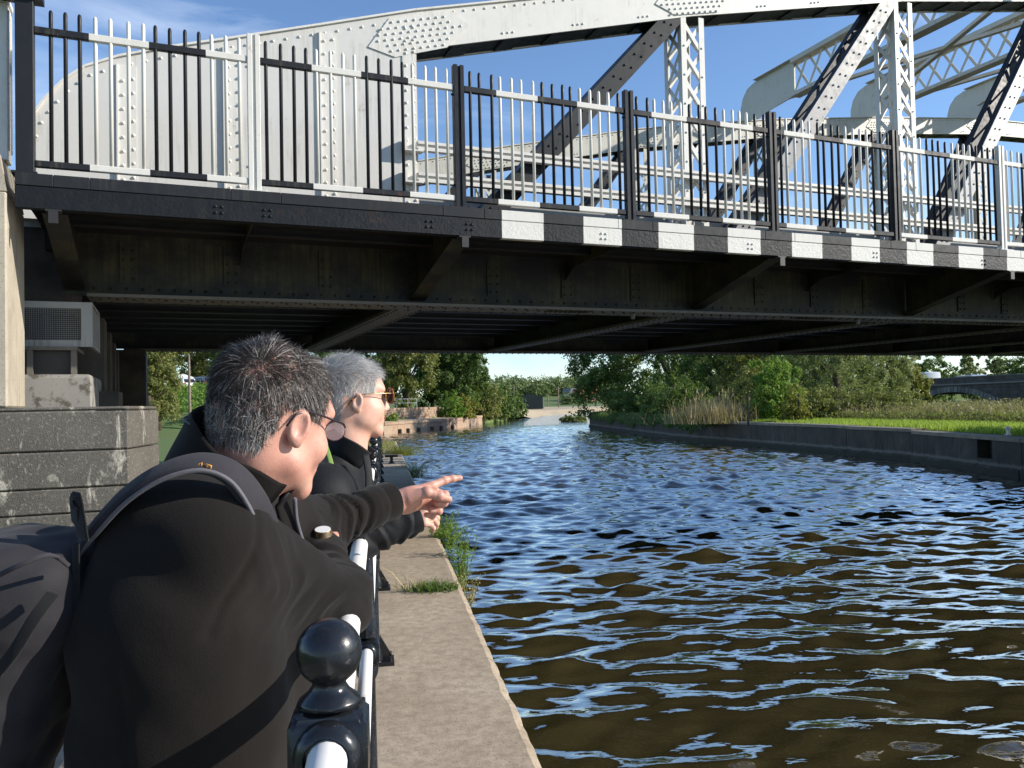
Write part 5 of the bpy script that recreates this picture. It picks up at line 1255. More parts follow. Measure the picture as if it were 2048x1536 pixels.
M['fleece'] = cloth('black_brown_fleece', (.0100, .0081, .0071), .06, 600, .001); M['shell'] = cloth('black_shell_jacket', (.009, .0095, .0110), .04, 1500, .0004); M['shell'].node_tree.nodes['Principled BSDF'].inputs['Roughness'].default_value = .6
M['trouser'] = cloth('dark_trousers', (.02, .02, .022), .05); M['shoe'] = mat_plain('dark_leather', (.02, .016, .012), .5, .2)
M['pack'] = cloth('dark_grey_pack_nylon', (.022, .021, .024), .04, 1400, .0005, .3); M['pack'].node_tree.nodes['Principled BSDF'].inputs['Roughness'].default_value = .7
M['strap'] = cloth('grey_mesh_strap', (.034, .031, .036), .05, 900, .001); M['strap_edge'] = cloth('pale_strap_piping', (.12, .115, .125), .06); M['webbing'] = cloth('black_webbing', (.012, .012, .013), .1)
M['lens'] = mat_plain('dark_lens', (.03, .014, .008), .04, .1); M['metal_thin'] = mat_plain('thin_gold_metal', (.55, .38, .20), .25, .1, 5, .9); M['metal_dark'] = mat_plain('gunmetal_frame', (.06, .045, .05), .3, .1, 5, .7)
t = NT('tortoiseshell'); t.color(t.ramp(t.noise(160, 3), [(.42, (.05, .012, .004)), (.58, (.40, .13, .03))])).rough(.12); M['tortoise'] = t.m
t = NT('clear_spectacle_lens'); t.color((.92, .94, 1.0)).rough(.03).set(Alpha=.26); M['clear'] = t.m
M['eye_w'] = mat_plain('eye_white', (.75, .72, .68), .15, .03); M['iris'] = mat_plain('iris_dark', (.05, .035, .02), .08, .1); M['lip'] = mat_plain('lips', (.50, .20, .17), .4, .1)
M['lanyard'] = mat_plain('green_lanyard', (.20, .30, .06), .7, .1, 20); M['orange'] = mat_plain('orange_embroidery', (.75, .30, .03), .8, .15, 300)
def hair_mat(name):
    t = NT(name); a = t.n.new('ShaderNodeAttribute'); a.attribute_name = 'tint'; t.color(a.outputs['Color']).rough(.32).set(Specular_IOR_Level=.6, Anisotropic=.4); return t.m
M['hair'] = hair_mat('hair_strands')

def basis(fwd, up):
    """columns: person's right, forward, up"""
    f = np.array(fwd, float); f /= np.linalg.norm(f); r = np.cross(f, up); r /= np.linalg.norm(r); return np.stack([r, f, np.cross(r, f)], 1)
def camv(x, y, z): return CR*x+CU*y+CF*z
def head_prims(neck_to, lean=False):
    e, c = 'e', 'c'
    P = [(e, (0, -.014, .045), (.077, .098, .087)), (e, (0, -.035, .0), (.066, .070, .072)), (e, (0, .036, -.015), (.061, .060, .082)), (e, (0, .055, .045), (.055, .048, .050)),
         (c, (.046, .012, -.058), (.012, .074, -.094), .024, .020), (c, (-.046, .012, -.058), (-.012, .074, -.094), .024, .020), (e, (0, .080, -.098), (.022, .018, .018)),
         (e, (.034, .070, -.028), (.026, .024, .026)), (e, (-.034, .070, -.028), (.026, .024, .026)), (e, (.044, .034, -.042), (.026, .040, .042)), (e, (-.044, .034, -.042), (.026, .040, .042)), (e, (0, .086, .034), (.052, .016, .012)), (e, (0, .090, -.060), (.026, .014, .018)),
         (c, (0, -.022, -.05), neck_to, .058, .062), (c, (0, .012, -.07), np.array(neck_to)+[0, .012, 0], .045, .056)]
    if lean: P = [p for p in P if not (p[0] == 'e' and abs(p[1][0]) == .044)]
    return P
def head_extra(P, d):
    d = smin(d, cone(P, (0, .096, .018), (0, .117, -.026), .007, .0115), .012); d = smin(d, np.minimum(ell(P, (.011, .106, -.031), (.009, .010, .008)), ell(P, (-.011, .106, -.031), (.009, .010, .008))), .006)
    for s in (-1, 1):                                    # eye sockets, ears
        d = -smin(-d, ell(P, (s*.032, .106, .014), (.017, .016, .010)), .008)
        R_ = np.array(Matrix.Rotation(-s*.42, 3, 'Z') @ Matrix.Rotation(-.18, 3, 'X')); cc = np.array([s*.080, -.010, -.002])
        ear = ell(P, cc, (.0080, .0175, .0300), R_); ear = smin(ear, ell(P, cc+[-s*.004, .004, -.024], (.0075, .010, .010)), .006); ear = -smin(-ear, ell(P, cc+np.array(R_ @ np.array([s*.008, .001, .002])), (.0086, .0112, .0195), R_), .004); ear = smin(ear, ell(P, cc+[s*.000, .012, -.004], (.006, .005, .009)), .005)
        d = smin(d, ear, .007)
    d = np.where((np.abs(P[:, 2]+.060) < .0025) & (P[:, 1] > .094), d+.0012, d)
    return d
FING = {'point': [[(.088, -.028, 0), (.129, -.031, .006), (.152, -.032, .004), (.172, -.033, .0)], [(.092, -.008, .004), (.121, -.009, -.022), (.103, -.011, -.046), (.083, -.013, -.044)], [(.086, .012, .002), (.110, .011, -.028), (.090, .008, -.052), (.070, .006, -.046)], [(.076, .030, -.003), (.094, .029, -.028), (.079, .026, -.048), (.064, .023, -.042)], [(.020, -.022, -.012), (.054, -.043, -.026), (.081, -.040, -.044), (.106, -.030, -.053)]],
        'relax': [[(.088, -.028, 0), (.122, -.031, -.016), (.136, -.031, -.036), (.140, -.030, -.055)], [(.092, -.008, .004), (.126, -.008, -.018), (.139, -.008, -.042), (.140, -.007, -.062)], [(.086, .012, .002), (.118, .013, -.022), (.128, .013, -.045), (.126, .013, -.063)], [(.076, .030, -.003), (.100, .032, -.022), (.108, .032, -.040), (.106, .031, -.055)], [(.020, -.022, -.012), (.050, -.046, -.022), (.076, -.050, -.036), (.098, -.046, -.046)]]}
def hand_mesh(pose, Rm, W, scale=1.0, mirror=1, h=.0016, cuff=(-.07, 0, 0)):
    P = [('c', cuff, (0, 0, 0), .027, .0245), ('c', (0, -.010, 0), (.03, -.018, -.004), .021, .019), ('c', (0, .010, 0), (.03, .016, -.004), .020, .018)]
    Fg = FING[pose]; rad = [(.0105, .0098, .0088, .0074), (.0110, .0100, .0092, .0078), (.0105, .0096, .0088, .0074), (.0092, .0084, .0076, .0066), (.0170, .0128, .0112, .0088)]
    for f, r in zip(Fg[:4], rad): P.append(('c', (.022, f[0][1]*.72, -.002), f[0], .0165, .0125))
    P.append(('c', (.03, .0, -.008), (.075, .0, -.006), .016, .013))
    def fn(Q):
        d = union(Q, P, .014)
        for f, r in zip(Fg, rad):
            c = None
            for i in range(3):
                s = cone(Q, f[i], f[i+1], r[i], r[i+1]); c = s if c is None else smin(c, s, .004)
                if i: c = smin(c, ell(Q, f[i], (r[i]*1.13,)*3), .003)
            d = smin(d, c, .007)
        return d
    V, F = surface_nets(fn, (-.085, -.075, -.085), (.195, .06, .04), h); V = relax(V, F, 1, .4); V = V*[1, mirror, 1]*scale
    if mirror < 0: F = F[:, ::-1]
    return V@Rm.T+W, F
def join(parts):
    VV = []; FF = []; b = 0
    for V, F in parts: VV.append(V); FF.append(F+b); b += len(V)
    return np.concatenate(VV), np.concatenate(FF)
def legs(hipR, hipL, foot_dir, gap):
    out = []
    return out
def hair(parent, V, F, Rm, C, scale, fn_mask, fn_dir, n, tint, width, seed):
    """V, F head mesh in head coordinates; strands grow from its triangles"""
    q = np.random.default_rng(seed); cen = V[F].mean(1); A = np.linalg.norm(np.cross(V[F[:, 2]]-V[F[:, 0]], V[F[:, 3]]-V[F[:, 1]]), axis=1); N_ = vnormals(V, F)[F].mean(1)
    mk = fn_mask(cen); pr = A*mk; pr /= pr.sum(); pick = q.choice(len(F), n, p=pr); uv = q.dirichlet([1, 1, 1, 1], n); P = (V[F[pick]]*uv[:, :, None]).sum(1); Nn = N_[pick]; Nn /= np.linalg.norm(Nn, axis=1)[:, None]
    D0, L, curl = fn_dir(P, Nn, q); S = 4; pts = [P-Nn*.002]; cur = P.copy(); d = D0.copy()
    for s in range(S):
        d = d+curl*(1.0/S); d /= np.linalg.norm(d, axis=1)[:, None]; cur = cur+d*(L/S)[:, None]; pts.append(cur.copy())
    pts = np.stack(pts, 1); w = width*q.uniform(.7, 1.3, n)
    sd = np.cross(D0, Nn+q.normal(0, .3, Nn.shape)); sd /= np.linalg.norm(sd, axis=1)[:, None]+1e-9; up = np.cross(sd, D0)
    prof = np.array([1., 1., .9, .65, .15]); ring = []
    for a in range(3):
        o = sd*math.cos(a*2.0944)+up*math.sin(a*2.0944); ring.append(pts+o[:, None, :]*(w[:, None]*prof[None, :])[:, :, None])
    VV = np.stack(ring, 2).reshape(-1, 3); I = (np.arange(n)*(S+1)*3)[:, None, None]+(np.arange(S)*3)[None, :, None]; a = np.arange(3)[None, None, :]; a2 = (a+1) % 3
    FF = np.stack([I+a, I+a2, I+3+a2, I+3+a], -1).reshape(-1, 4)
    me = raw_mesh('hair', (VV*scale)@Rm.T+C, FF, M['hair'], True); col = tint(P, q); at = me.attributes.new('tint', 'FLOAT_COLOR', 'POINT'); cc = np.concatenate([col, np.ones((n, 1))], 1); at.data.foreach_set('color', np.repeat(cc, (S+1)*3, axis=0).astype(np.float32).ravel())
    return link('hair', me, parent)
def place(V, Rm, C, s=1.0): return (np.asarray(V)*s)@Rm.T+C
def ring_tube(c, ax1, ax2, r1, r2, rt, n=28, m=8):
    pts = [np.array(c)+np.array(ax1)*r1*math.cos(a)+np.array(ax2)*r2*math.sin(a) for a in np.linspace(0, 2*math.pi, n, endpoint=False)]; V = []; nrm = np.cross(ax1, ax2)
    for p in pts:
        o = (p-np.array(c)); o /= np.linalg.norm(o); V += [p+(o*math.cos(t_)+nrm*math.sin(t_))*rt for t_ in np.linspace(0, 2*math.pi, m, endpoint=False)]
    return V, [(j*m+i, j*m+(i+1) % m, ((j+1) % n)*m+(i+1) % m, ((j+1) % n)*m+i) for j in range(n) for i in range(m)]
def ribbon(pts, nrms, w, th, mat, name, parent, sub=6):
    """flat padded strap along pts, wide across nrms"""
    P = np.array(pts, float); N_ = np.array(nrms, float); k = len(P); tt = np.linspace(0, k-1, (k-1)*sub+1)
    def cr(A, t_):
        i = int(min(t_, k-2)); f = t_-i; p0, p1, p2, p3 = A[max(i-1, 0)], A[i], A[i+1], A[min(i+2, k-1)]; return .5*((2*p1)+(-p0+p2)*f+(2*p0-5*p1+4*p2-p3)*f*f+(-p0+3*p1-3*p2+p3)*f**3)
    Q = np.array([cr(P, t_) for t_ in tt]); NN = np.array([cr(N_, t_) for t_ in tt]); T = np.gradient(Q, axis=0); V = []; m = 12
    for q, n_, t_ in zip(Q, NN, T):
        t_ = t_/np.linalg.norm(t_); n_ = n_-t_*(n_@t_); n_ /= np.linalg.norm(n_); s = np.cross(t_, n_)
        for a in np.linspace(0, 2*math.pi, m, endpoint=False): ca, sa = math.cos(a), math.sin(a); V.append(q+s*w/2*np.sign(ca)*abs(ca)**.5+n_*th/2*np.sign(sa)*abs(sa)**.6)
    L_ = len(Q); F = [(j*m+i, j*m+(i+1) % m, (j+1)*m+(i+1) % m, (j+1)*m+i) for j in range(L_-1) for i in range(m)]+[tuple(range(m)), tuple(range(L_*m-1, (L_-1)*m-1, -1))]
    o = build(name, V, F, mat, parent); bm2 = bmesh.new(); bm2.from_mesh(o.data); bmesh.ops.recalc_face_normals(bm2, faces=bm2.faces); bm2.to_mesh(o.data); bm2.free(); o.data.polygons.foreach_set('use_smooth', np.ones(len(o.data.polygons), bool)); return o

# ---------------------------------------------------------------- the man in the fleece
J = {k: pix(*v) for k, v in dict(pel=(402, 1620, 1.32), bel=(408, 1440, 1.31), che=(402, 1215, 1.31), upb=(408, 1070, 1.33), nek=(478, 955, 1.345), Rsh=(432, 1092, 1.19), Rel=(676, 1204, 1.47), Rwr=(646, 1104, 1.66), Lsh=(480, 1015, 1.53), Lel=(636, 1056, 1.80), Lwr=(796, 1004, 1.935), Lcf=(748, 1013, 1.895)).items()}
DZ = CF-np.array([0, 0, CF[2]]); DZ /= np.linalg.norm(DZ)
man = thing('person', 'person in dark fleece with spectacles and greying dark hair pointing across the water', 'person', (J['pel'][0], J['pel'][1], 0))
man_c = np.array([J['pel'][0], J['pel'][1], 0.])
def local(V, c): return np.asarray(V)-c
t_pr = []
for a, b, ra, rb in (('pel', 'bel', .150, .146), ('bel', 'che', .146, .144), ('che', 'upb', .144, .110)):
    for s in (-1, 1): t_pr.append(('c', J[a]+DZ*s*.075, J[b]+DZ*s*(.085 if b != 'upb' else .10), ra, rb))
t_pr += [('c', J['upb'], J['nek'], .10, .068), ('c', J['upb']-DZ*.07, J['Rsh'], .088, .070), ('c', J['upb']+DZ*.12, J['Lsh'], .10, .085), ('c', J['Rsh'], J['Rel'], .070, .054), ('c', J['Rel'], J['Rwr'], .054, .040), ('c', J['Lsh'], J['Lel'], .082, .060), ('c', J['Lel'], J['Lcf'], .058, .0455)]
V, F = sdf_mesh(t_pr, .045, .0065); V = relax(V, F, 2); N_ = vnormals(V, F)
dsp = folds(V, [(J['Lel']-(J['Lel']-J['Lsh'])*.35, J['Lcf'], .07)], .0080, 15, 3)+folds(V, [(J['Rsh'], J['Rel'], .10)], .0030, 8, 4)+folds(V, [(J['Rel'], J['Rwr'], .075)], .006, 16, 5)+.0045*wav(V, 13, 8)+.003*wav(V, 30, 9)
el_ = np.exp(-((np.linalg.norm(V-J['Rel'], axis=1)/.10)**2)); dsp = dsp+el_*.006*np.sin(V[:, 2]*90+2*wav(V, 12, 5))
cf_ = np.exp(-(((V-J['Lcf'])@((J['Lwr']-J['Lel'])/np.linalg.norm(J['Lwr']-J['Lel']))/.012)**2))*(np.linalg.norm(V-J['Lcf'], axis=1) < .07); dsp = dsp*(1-cf_)+cf_*.004
ad = (J['Rel']-J['Rsh'])/np.linalg.norm(J['Rel']-J['Rsh']); sa = (V-J['Rsh'])@ad; near_ = np.linalg.norm(V-J['Rsh'], axis=1) < .14
dsp = dsp-.0035*np.exp(-((sa+.015)/.006)**2)*near_-.003*np.exp(-(((V-J['che'])@CR+.01+.02*np.sin(V[:, 2]*6))/.006)**2)*(V[:, 2] < J['che'][2]-.02)*(((V-J['che'])@CF) < 0)
V = V+N_*dsp[:, None]
jk = build('jacket', local(V, man_c), F, M['fleece'], man, True)
# collar: an open stand collar round the neck, flaring outwards
cc = pix(464, 932, 1.345); a1 = pix(566, 1006, 1.335)-pix(366, 866, 1.355); a1 /= np.linalg.norm(a1); a2 = DZ-a1*(DZ@a1); a2 /= np.linalg.norm(a2); an = np.cross(a1, a2); an *= np.sign(an[2])
V = []; n = 40; prof = [(.094, -.050), (.098, -.02), (.101, .012), (.104, .034), (.1035, .040), (.099, .038), (.095, .010), (.088, -.045)]
for i in range(n):
    a = .30+(2*math.pi-.60)*i/(n-1)
    for r, z in prof:
        back = .5-.5*math.cos(a); zz = z*(1+.25*back)+.004*math.sin(5*a)-.012*max(0, -math.sin(a))*(1 if z > 0 else 0); rr = r*(1+.03*math.sin(3*a+1)); V.append(cc+a1*math.cos(a)*rr*1.02+a2*math.sin(a)*rr*.88+an*zz)
m_ = len(prof); F = [(j*m_+i, j*m_+(i+1) % m_, (j+1)*m_+(i+1) % m_, (j+1)*m_+i) for j in range(n-1) for i in range(m_)]+[tuple(range(m_)), tuple((n-1)*m_+i for i in range(m_-1, -1, -1))]
co = build('collar', local(V, man_c), F, M['fleece'], man, True)
V = [cc+a1*math.cos(a)*.1062+a2*math.sin(a)*.0935+an*(.030+.004*math.sin(5*a)) for a in np.linspace(2.5, 4.0, 14)]; mb = MB().tube(local(V, man_c), .0016, 6); mb.build('collar_piping', M['strap_edge'], co, True)
# zip flap below the collar tip
za = pix(566, 1000, 1.26); zb = pix(600, 1110, 1.34); ribbon(local([za, pix(578, 1045, 1.29), zb], man_c), [camv(.5, .5, -.7)]*3, .035, .008, M['fleece'], 'zip_flap', jk); ribbon(local([za+camv(.018, .002, .0), pix(594, 1045, 1.295), zb+camv(.012, 0, 0)], man_c), [camv(.6, .4, -.7)]*3, .006, .006, M['strap_edge'], 'zip', jk)
# body: head with neck, both hands
hf = basis(camv(.53, -.20, .83), np.array(camv(.04, 1, .0))); HC = pix(540, 848, 1.36)
nk = hf.T@(J['nek']-HC); Vh, Fh = sdf_mesh(head_prims(nk, True), .022, .0029, pad=.02, extra=head_extra); Vh = relax(Vh, Fh, 1, .35)
HS = 1.0
hx = camv(.77, .13, .62); hx /= np.linalg.norm(hx); hz = camv(-.08, .60, .79); hz = hz-hx*(hz@hx); hz /= np.linalg.norm(hz); hy = np.cross(hz, hx)
rx = J['Rwr']-J['Rel']; rx /= np.linalg.norm(rx); rz = camv(0, 1, -.2); rz = rz-rx*(rz@rx); rz /= np.linalg.norm(rz); ry = np.cross(rz, rx)
body = [(place(Vh, hf, HC), Fh), hand_mesh('point', np.stack([hx, hy, hz], 1), J['Lwr'], .98), hand_mesh('relax', np.stack([rx, ry, rz], 1), J['Rwr'], 1.0, -1, .0022)]
body.append(sdf_mesh([('c', J['nek'], J['upb'], .055, .08), ('c', J['upb'], J['bel'], .08, .09), ('c', J['upb'], J['Rsh'], .06, .04), ('c', J['upb'], J['Lsh'], .06, .04), ('c', J['Rsh'], J['Rel'], .04, .03), ('c', J['Rel'], J['Rwr']-rx*.03, .03, .024), ('c', J['Lsh'], J['Lel'], .04, .03), ('c', J['Lel'], J['Lwr']-hx*.05, .03, .024)], .03, .012)); V, F = join(body); build('body', local(V, man_c), F, M['skin_m'], man, True)
def cuff(parent, c, d, r, L, mat, off):
    d = d/np.linalg.norm(d); a = np.cross(d, (0, 0, 1)); a /= np.linalg.norm(a); b = np.cross(d, a); V = []; n_ = 28
    prof = [(r*.97, -.02), (r*1.02, L*.45), (r*1.01, L-.003), (r*.99, L), (r*.93, L), (r*.91, L-.006), (r*.88, 0)]
    for q, z in prof: V += [c+d*z+(a*math.cos(t_)+b*math.sin(t_))*q*(1+.025*math.sin(3*t_+z*60)) for t_ in np.linspace(0, 2*math.pi, n_, endpoint=False)]
    o = build('cuff', local(V, off), [(j*n_+i, j*n_+(i+1) % n_, (j+1)*n_+(i+1) % n_, (j+1)*n_+i) for j in range(len(prof)-1) for i in range(n_)], mat, parent, True); return o
dl = J['Lwr']-J['Lel']; cuff(jk, J['Lcf']+dl/np.linalg.norm(dl)*.012, dl, .0455, .040, M['fleece'], man_c)
# trousers and shoes
def lower(parent, c, pel, side, mat_t, reach, fdir):
    f = np.array([fdir[0], fdir[1], 0.]); f /= np.linalg.norm(f); pr = []; sh = []
    for s in (-1, 1):
        h_ = pel+side*s*.085; k_ = np.array([h_[0], h_[1], .50])+side*s*.02+f*.05; a_ = np.array([h_[0], h_[1], .10])+side*s*.03-f*.01
        pr += [('c', h_, k_, .105, .068), ('c', k_, a_, .066, .052)]; sh.append([('c', a_+[0, 0, -.045], a_+f*.15+[0, 0, -.055], .042, .036), ('c', a_+[0, 0, -.01], a_+[0, 0, -.05], .044, .044)])
    pr.append(('c', pel-side*.06, pel+side*.06, .135, .135)); V, F = sdf_mesh(pr, .03, .011); V = V+vnormals(V, F)*(.004*wav(V, 16, 2))[:, None]; build('trousers', local(V, c), F, mat_t, parent, True)
    for p in sh: V, F = sdf_mesh(p, .02, .007); V[:, 2] = np.maximum(V[:, 2], .004+reach); build('shoe', local(V, c), F, M['shoe'], parent, True)
lower(man, man_c, np.array([J['pel'][0], J['pel'][1], .90]), DZ, M['trouser'], .012, camv(.9, 0, .3))
# hair
WH = np.array([.046, -.080, .078])
def mask_m(p):
    x, y, z = p.T; ax = np.abs(x); m = (z > -.062) & ~((ax > .066) & (y > -.045) & (y < .02) & (z < .028)); m &= ~((y > .048) & (z < .098-.25*ax)); m &= ~((y > .012) & (z < .030)); m &= (z > -.040-.10*(y+.09)); m &= ~((ax > .05) & (y > -.055) & (z < -.012)); spot = np.exp(-((((p-np.array([.040, -.030, .120]))/[.036, .036, .04])**2).sum(1))); return m*(1-.30*spot)
def dir_m(p, n_, q):
    t_ = p-WH; t_ = t_-n_*(t_*n_).sum(1)[:, None]; t_ /= np.linalg.norm(t_, axis=1)[:, None]+1e-6; top = np.clip((p[:, 2]-.03)/.08, 0, 1)[:, None]; front = np.clip((p[:, 1]+.02)/.08, 0, 1)[:, None]
    down = np.array([0, -.15, -1.]); dn = down-n_*(n_@down)[:, None]; D = t_*(.75)+dn*(1-top)*.9+n_*(.02+.08*top+.30*front*top)+q.normal(0, .10, p.shape)+.22*np.stack([wav(p, 70, 61), wav(p, 70, 62), wav(p, 70, 63)], 1); rd = q.normal(size=p.shape); rd = rd-n_*(rd*n_).sum(1)[:, None]; D = np.where(q.random((len(p), 1)) < .28, rd/np.linalg.norm(rd, axis=1)[:, None]+n_*.1, D); D /= np.linalg.norm(D, axis=1)[:, None]
    L = .019+.019*top[:, 0]+.008*front[:, 0]; L = L*q.uniform(.65, 1.3, len(p)); return D, L, np.array([0, 0, -.45])+q.normal(0, .12, p.shape)
def tint_m(p, q):
    g = np.clip((.035-p[:, 2])/.07, 0, 1)*.55+np.clip((p[:, 1]+.01)/.06, 0, 1)*np.clip((.07-p[:, 2])/.05, 0, 1)*.4+.10; grey = q.random(len(p)) < g; b = q.uniform(.6, 1.3, len(p))[:, None]; return np.where(grey[:, None], np.array([.46, .43, .40])*b, np.array([.030, .020, .014])*b)
hair(man, Vh, Fh, hf, HC-man_c, 1.0, mask_m, dir_m, 26000, tint_m, .00030, 4)
# spectacles
sp_ = empty('spectacles', (0, 0, 0), 0, man); X_, Y_, Z_ = np.eye(3)
for s in (-1, 1):
    V, F = ring_tube((s*.034, .116, .008), X_, Z_, .024, .017, .0007); build('rim', place(V, hf, HC-man_c), F, M['metal_dark'], sp_, True)
    V = [(s*.034, .116, .008)]+[(s*.034+.0235*math.cos(a), .116, .008+.0165*math.sin(a)) for a in np.linspace(0, 6.2832, 24, endpoint=False)]; V = V+[(x, y+.0015, z) for x, y, z in V]
    build('lens', place(V, hf, HC-man_c), [(0, 1+i, 1+(i+1) % 24) for i in range(24)]+[(25, 26+(i+1) % 24, 26+i) for i in range(24)]+[(1+i, 26+i, 26+(i+1) % 24, 1+(i+1) % 24) for i in range(24)], M['clear'], sp_)
    MB().tube(place([(s*.058, .115, .016), (s*.068, .100, .020), (s*.079, .04, .024), (s*.083, .0, .026), (s*.082, -.022, .018), (s*.078, -.034, -.004)], hf, HC-man_c), [.0016, .0016, .0017, .0018, .0020, .0018], 6).build('temple', M['metal_dark'], sp_, True)
MB().tube(place([(-.011, .118, .014), (0, .121, .017), (.011, .118, .014)], hf, HC-man_c), .0010, 6).build('bridge', M['metal_dark'], sp_, True)
for s in (-1, 1):
    V, F = sdf_mesh([('e', (s*.032, .078, .013), (.0118, .0118, .0118))], .001, .002); build('eyeball', place(V, hf, HC-man_c), F, M['eye_w'], man, True)
    V, F = sdf_mesh([('e', (s*.033, .0885, .013), (.0050, .003, .0050))], .001, .001); build('iris', place(V, hf, HC-man_c), F, M['iris'], man, True)
# wristwatch on the folded arm
wc = J['Rwr']-rx*.012; wt = empty('wristwatch', (0, 0, 0), 0, man); V, F = ring_tube(wc-man_c, ry, rz, .040, .036, .008, 26, 8); build('watch_strap', V, F, M['webbing'], wt, True)
mb = MB(); tp = wc+rz*.046-man_c; mb.cyl(tp-rz*.003, tp+rz*.008, .019, .017, 20); mb.build('watch_case', M['metal_thin'], wt, True, angle=40); MB().cyl(tp+rz*.0085, tp+rz*.0095, .0155, n=20).build('watch_face', M['eye_w'], wt)  # dial coloured white to stand in for its reflecting glass

# ---------------------------------------------------------------- backpack (worn, but a thing of its own)
pc = pix(-34, 1410, 1.20); pack = thing('backpack', 'dark grey nylon rucksack worn on the back of the pointing person', 'backpack', (pc[0], pc[1], pc[2]-.30))
p0 = np.array([pc[0], pc[1], pc[2]-.30]); ux = camv(.94, -.26, .15); ux /= np.linalg.norm(ux); uy = DZ-ux*(DZ@ux); uy /= np.linalg.norm(uy); uz = np.cross(ux, uy); uz *= np.sign(uz[2]); RB = np.stack([ux, uy, uz], 1)
def rbox(P, c, hf_, r): q = np.abs((P-c)@RB)-np.array(hf_)+r; return np.linalg.norm(np.maximum(q, 0), axis=1)+np.minimum(q.max(1), 0)-r
def packf(P):
    d = rbox(P, pc+uz*.0, (.105, .145, .245), .075); d = smin(d, rbox(P, pc-ux*.085-uz*.06, (.07, .11, .15), .05), .03); d = smin(d, rbox(P, pc+uz*.20+ux*.03, (.075, .13, .06), .05), .04); return d
V, F = surface_nets(packf, pc-.40, pc+.40, .0085); V = relax(V, F, 1); N_ = vnormals(V, F); V = V+N_*(.012*wav(V, 11, 31)+.009*np.abs(wav(V, 19, 32))-.005*np.abs(wav(V, 34, 33)))[:, None]; mb_ = build('main_bag', local(V, p0), F, M['pack'], pack, True)
def along(pts, nr, w, th, mat, nm): return ribbon(local([pix(*p) for p in pts], p0), nr, w, th, mat, nm, pack)
out_ = camv(-.45, .75, -.5)
st_ = along([(150, 1110, 1.19), (192, 1052, 1.16), (250, 990, 1.145), (320, 945, 1.145), (398, 926, 1.155), (462, 946, 1.17), (508, 1002, 1.19), (534, 1066, 1.22)], [camv(-.8, .4, -.4), camv(-.75, .55, -.4), camv(-.6, .7, -.4), camv(-.3, .85, -.4), camv(.0, .9, -.45), camv(.45, .75, -.5), camv(.65, .45, -.6), camv(.7, .2, -.7)], .046, .014, M['strap'], 'shoulder_strap')
ed_ = along([(156, 1112, 1.165), (198, 1062, 1.135), (256, 1002, 1.12), (325, 959, 1.12), (399, 941, 1.132), (458, 961, 1.147), (498, 1014, 1.167), (522, 1074, 1.197)], [camv(-.8, .4, -.4), camv(-.75, .55, -.4), camv(-.6, .7, -.4), camv(-.3, .85, -.4), camv(.0, .9, -.45), camv(.45, .75, -.5), camv(.65, .45, -.6), camv(.7, .2, -.7)], .006, .006, M['strap_edge'], 'strap_piping'); ed_.parent = st_
for g, pts in enumerate(([(396, 916), (404, 912), (403, 920), (397, 921), (399, 913)], [(411, 914), (423, 918), (421, 924)], [(416, 916), (413, 922)])):
    o = MB().tube(local([pix(x, y+14, 1.140) for x, y in pts], p0), .0011, 6).build('strap_lettering', M['orange'], st_, True)
along([(166, 1078, 1.13), (155, 1010, 1.12), (148, 1004, 1.12), (152, 1050, 1.14)], [camv(-.5, .2, -.8)]*4, .028, .004, M['webbing'], 'haul_loop')
along([(152, 1085, 1.13), (153, 1180, 1.13), (155, 1300, 1.14), (153, 1420, 1.16)], [camv(-.3, .0, -.9)]*4, .012, .003, M['webbing'], 'load_strap')
along([(-10, 1350, 1.045), (30, 1300, 1.04), (70, 1235, 1.045), (108, 1185, 1.07)], [camv(.2, .3, -.9)]*4, .016, .004, M['webbing'], 'compression_strap')
along([(-20, 1160, 1.02), (40, 1130, 1.015), (100, 1110, 1.04), (136, 1130, 1.09)], [camv(0, .5, -.85)]*4, .006, .005, M['strap'], 'lid_zip')
along([(262, 1560, 1.14), (330, 1440, 1.13), (398, 1330, 1.135), (440, 1272, 1.15)], [camv(-.1, .1, -1)]*4, .026, .004, M['webbing'], 'side_strap')

# ---------------------------------------------------------------- the grey haired person in the black shell jacket
K = {k: pix(*v) for k, v in dict(pel=(610, 1330, 2.36), che=(640, 1090, 2.36), upb=(655, 985, 2.36), nek=(690, 900, 2.345), Rsh=(645, 990, 2.20), Rel=(690, 1085, 2.28), Rwr=(822, 1040, 2.36), Lsh=(690, 970, 2.52), Lel=(760, 1050, 2.62), Lwr=(790, 1020, 2.50)).items()}
wom = thing('person', 'grey cropped haired person in black jacket and round tortoiseshell sunglasses leaning on the railing', 'person', (K['pel'][0], K['pel'][1], 0)); wc_ = np.array([K['pel'][0], K['pel'][1], 0.])
pr = []
for s in (-1, 1): pr += [('c', K['pel']+DZ*s*.06, K['che']+DZ*s*.07, .135, .125), ('c', K['che']+DZ*s*.07, K['upb']+DZ*s*.08, .125, .10)]
pr += [('c', K['upb'], K['nek'], .10, .062), ('c', K['upb']-DZ*.08, K['Rsh'], .09, .075), ('c', K['upb']+DZ*.08, K['Lsh'], .09, .075), ('c', K['Rsh'], K['Rel'], .074, .056), ('c', K['Rel'], K['Rwr']-(K['Rwr']-K['Rel'])*.06, .054, .042), ('c', K['Lsh'], K['Lel'], .07, .055), ('c', K['Lel'], K['Lwr'], .052, .04)]
V, F = sdf_mesh(pr, .04, .0075); V = relax(V, F, 2); N_ = vnormals(V, F); dsp = folds(V, [(K['Rsh'], K['Rel'], .085), (K['Rel'], K['Rwr'], .065)], .008, 13, 13)+.005*wav(V, 14, 18)+.003*wav(V, 34, 19); V = V+N_*dsp[:, None]
wj = build('jacket', local(V, wc_), F, M['shell'], wom, True)
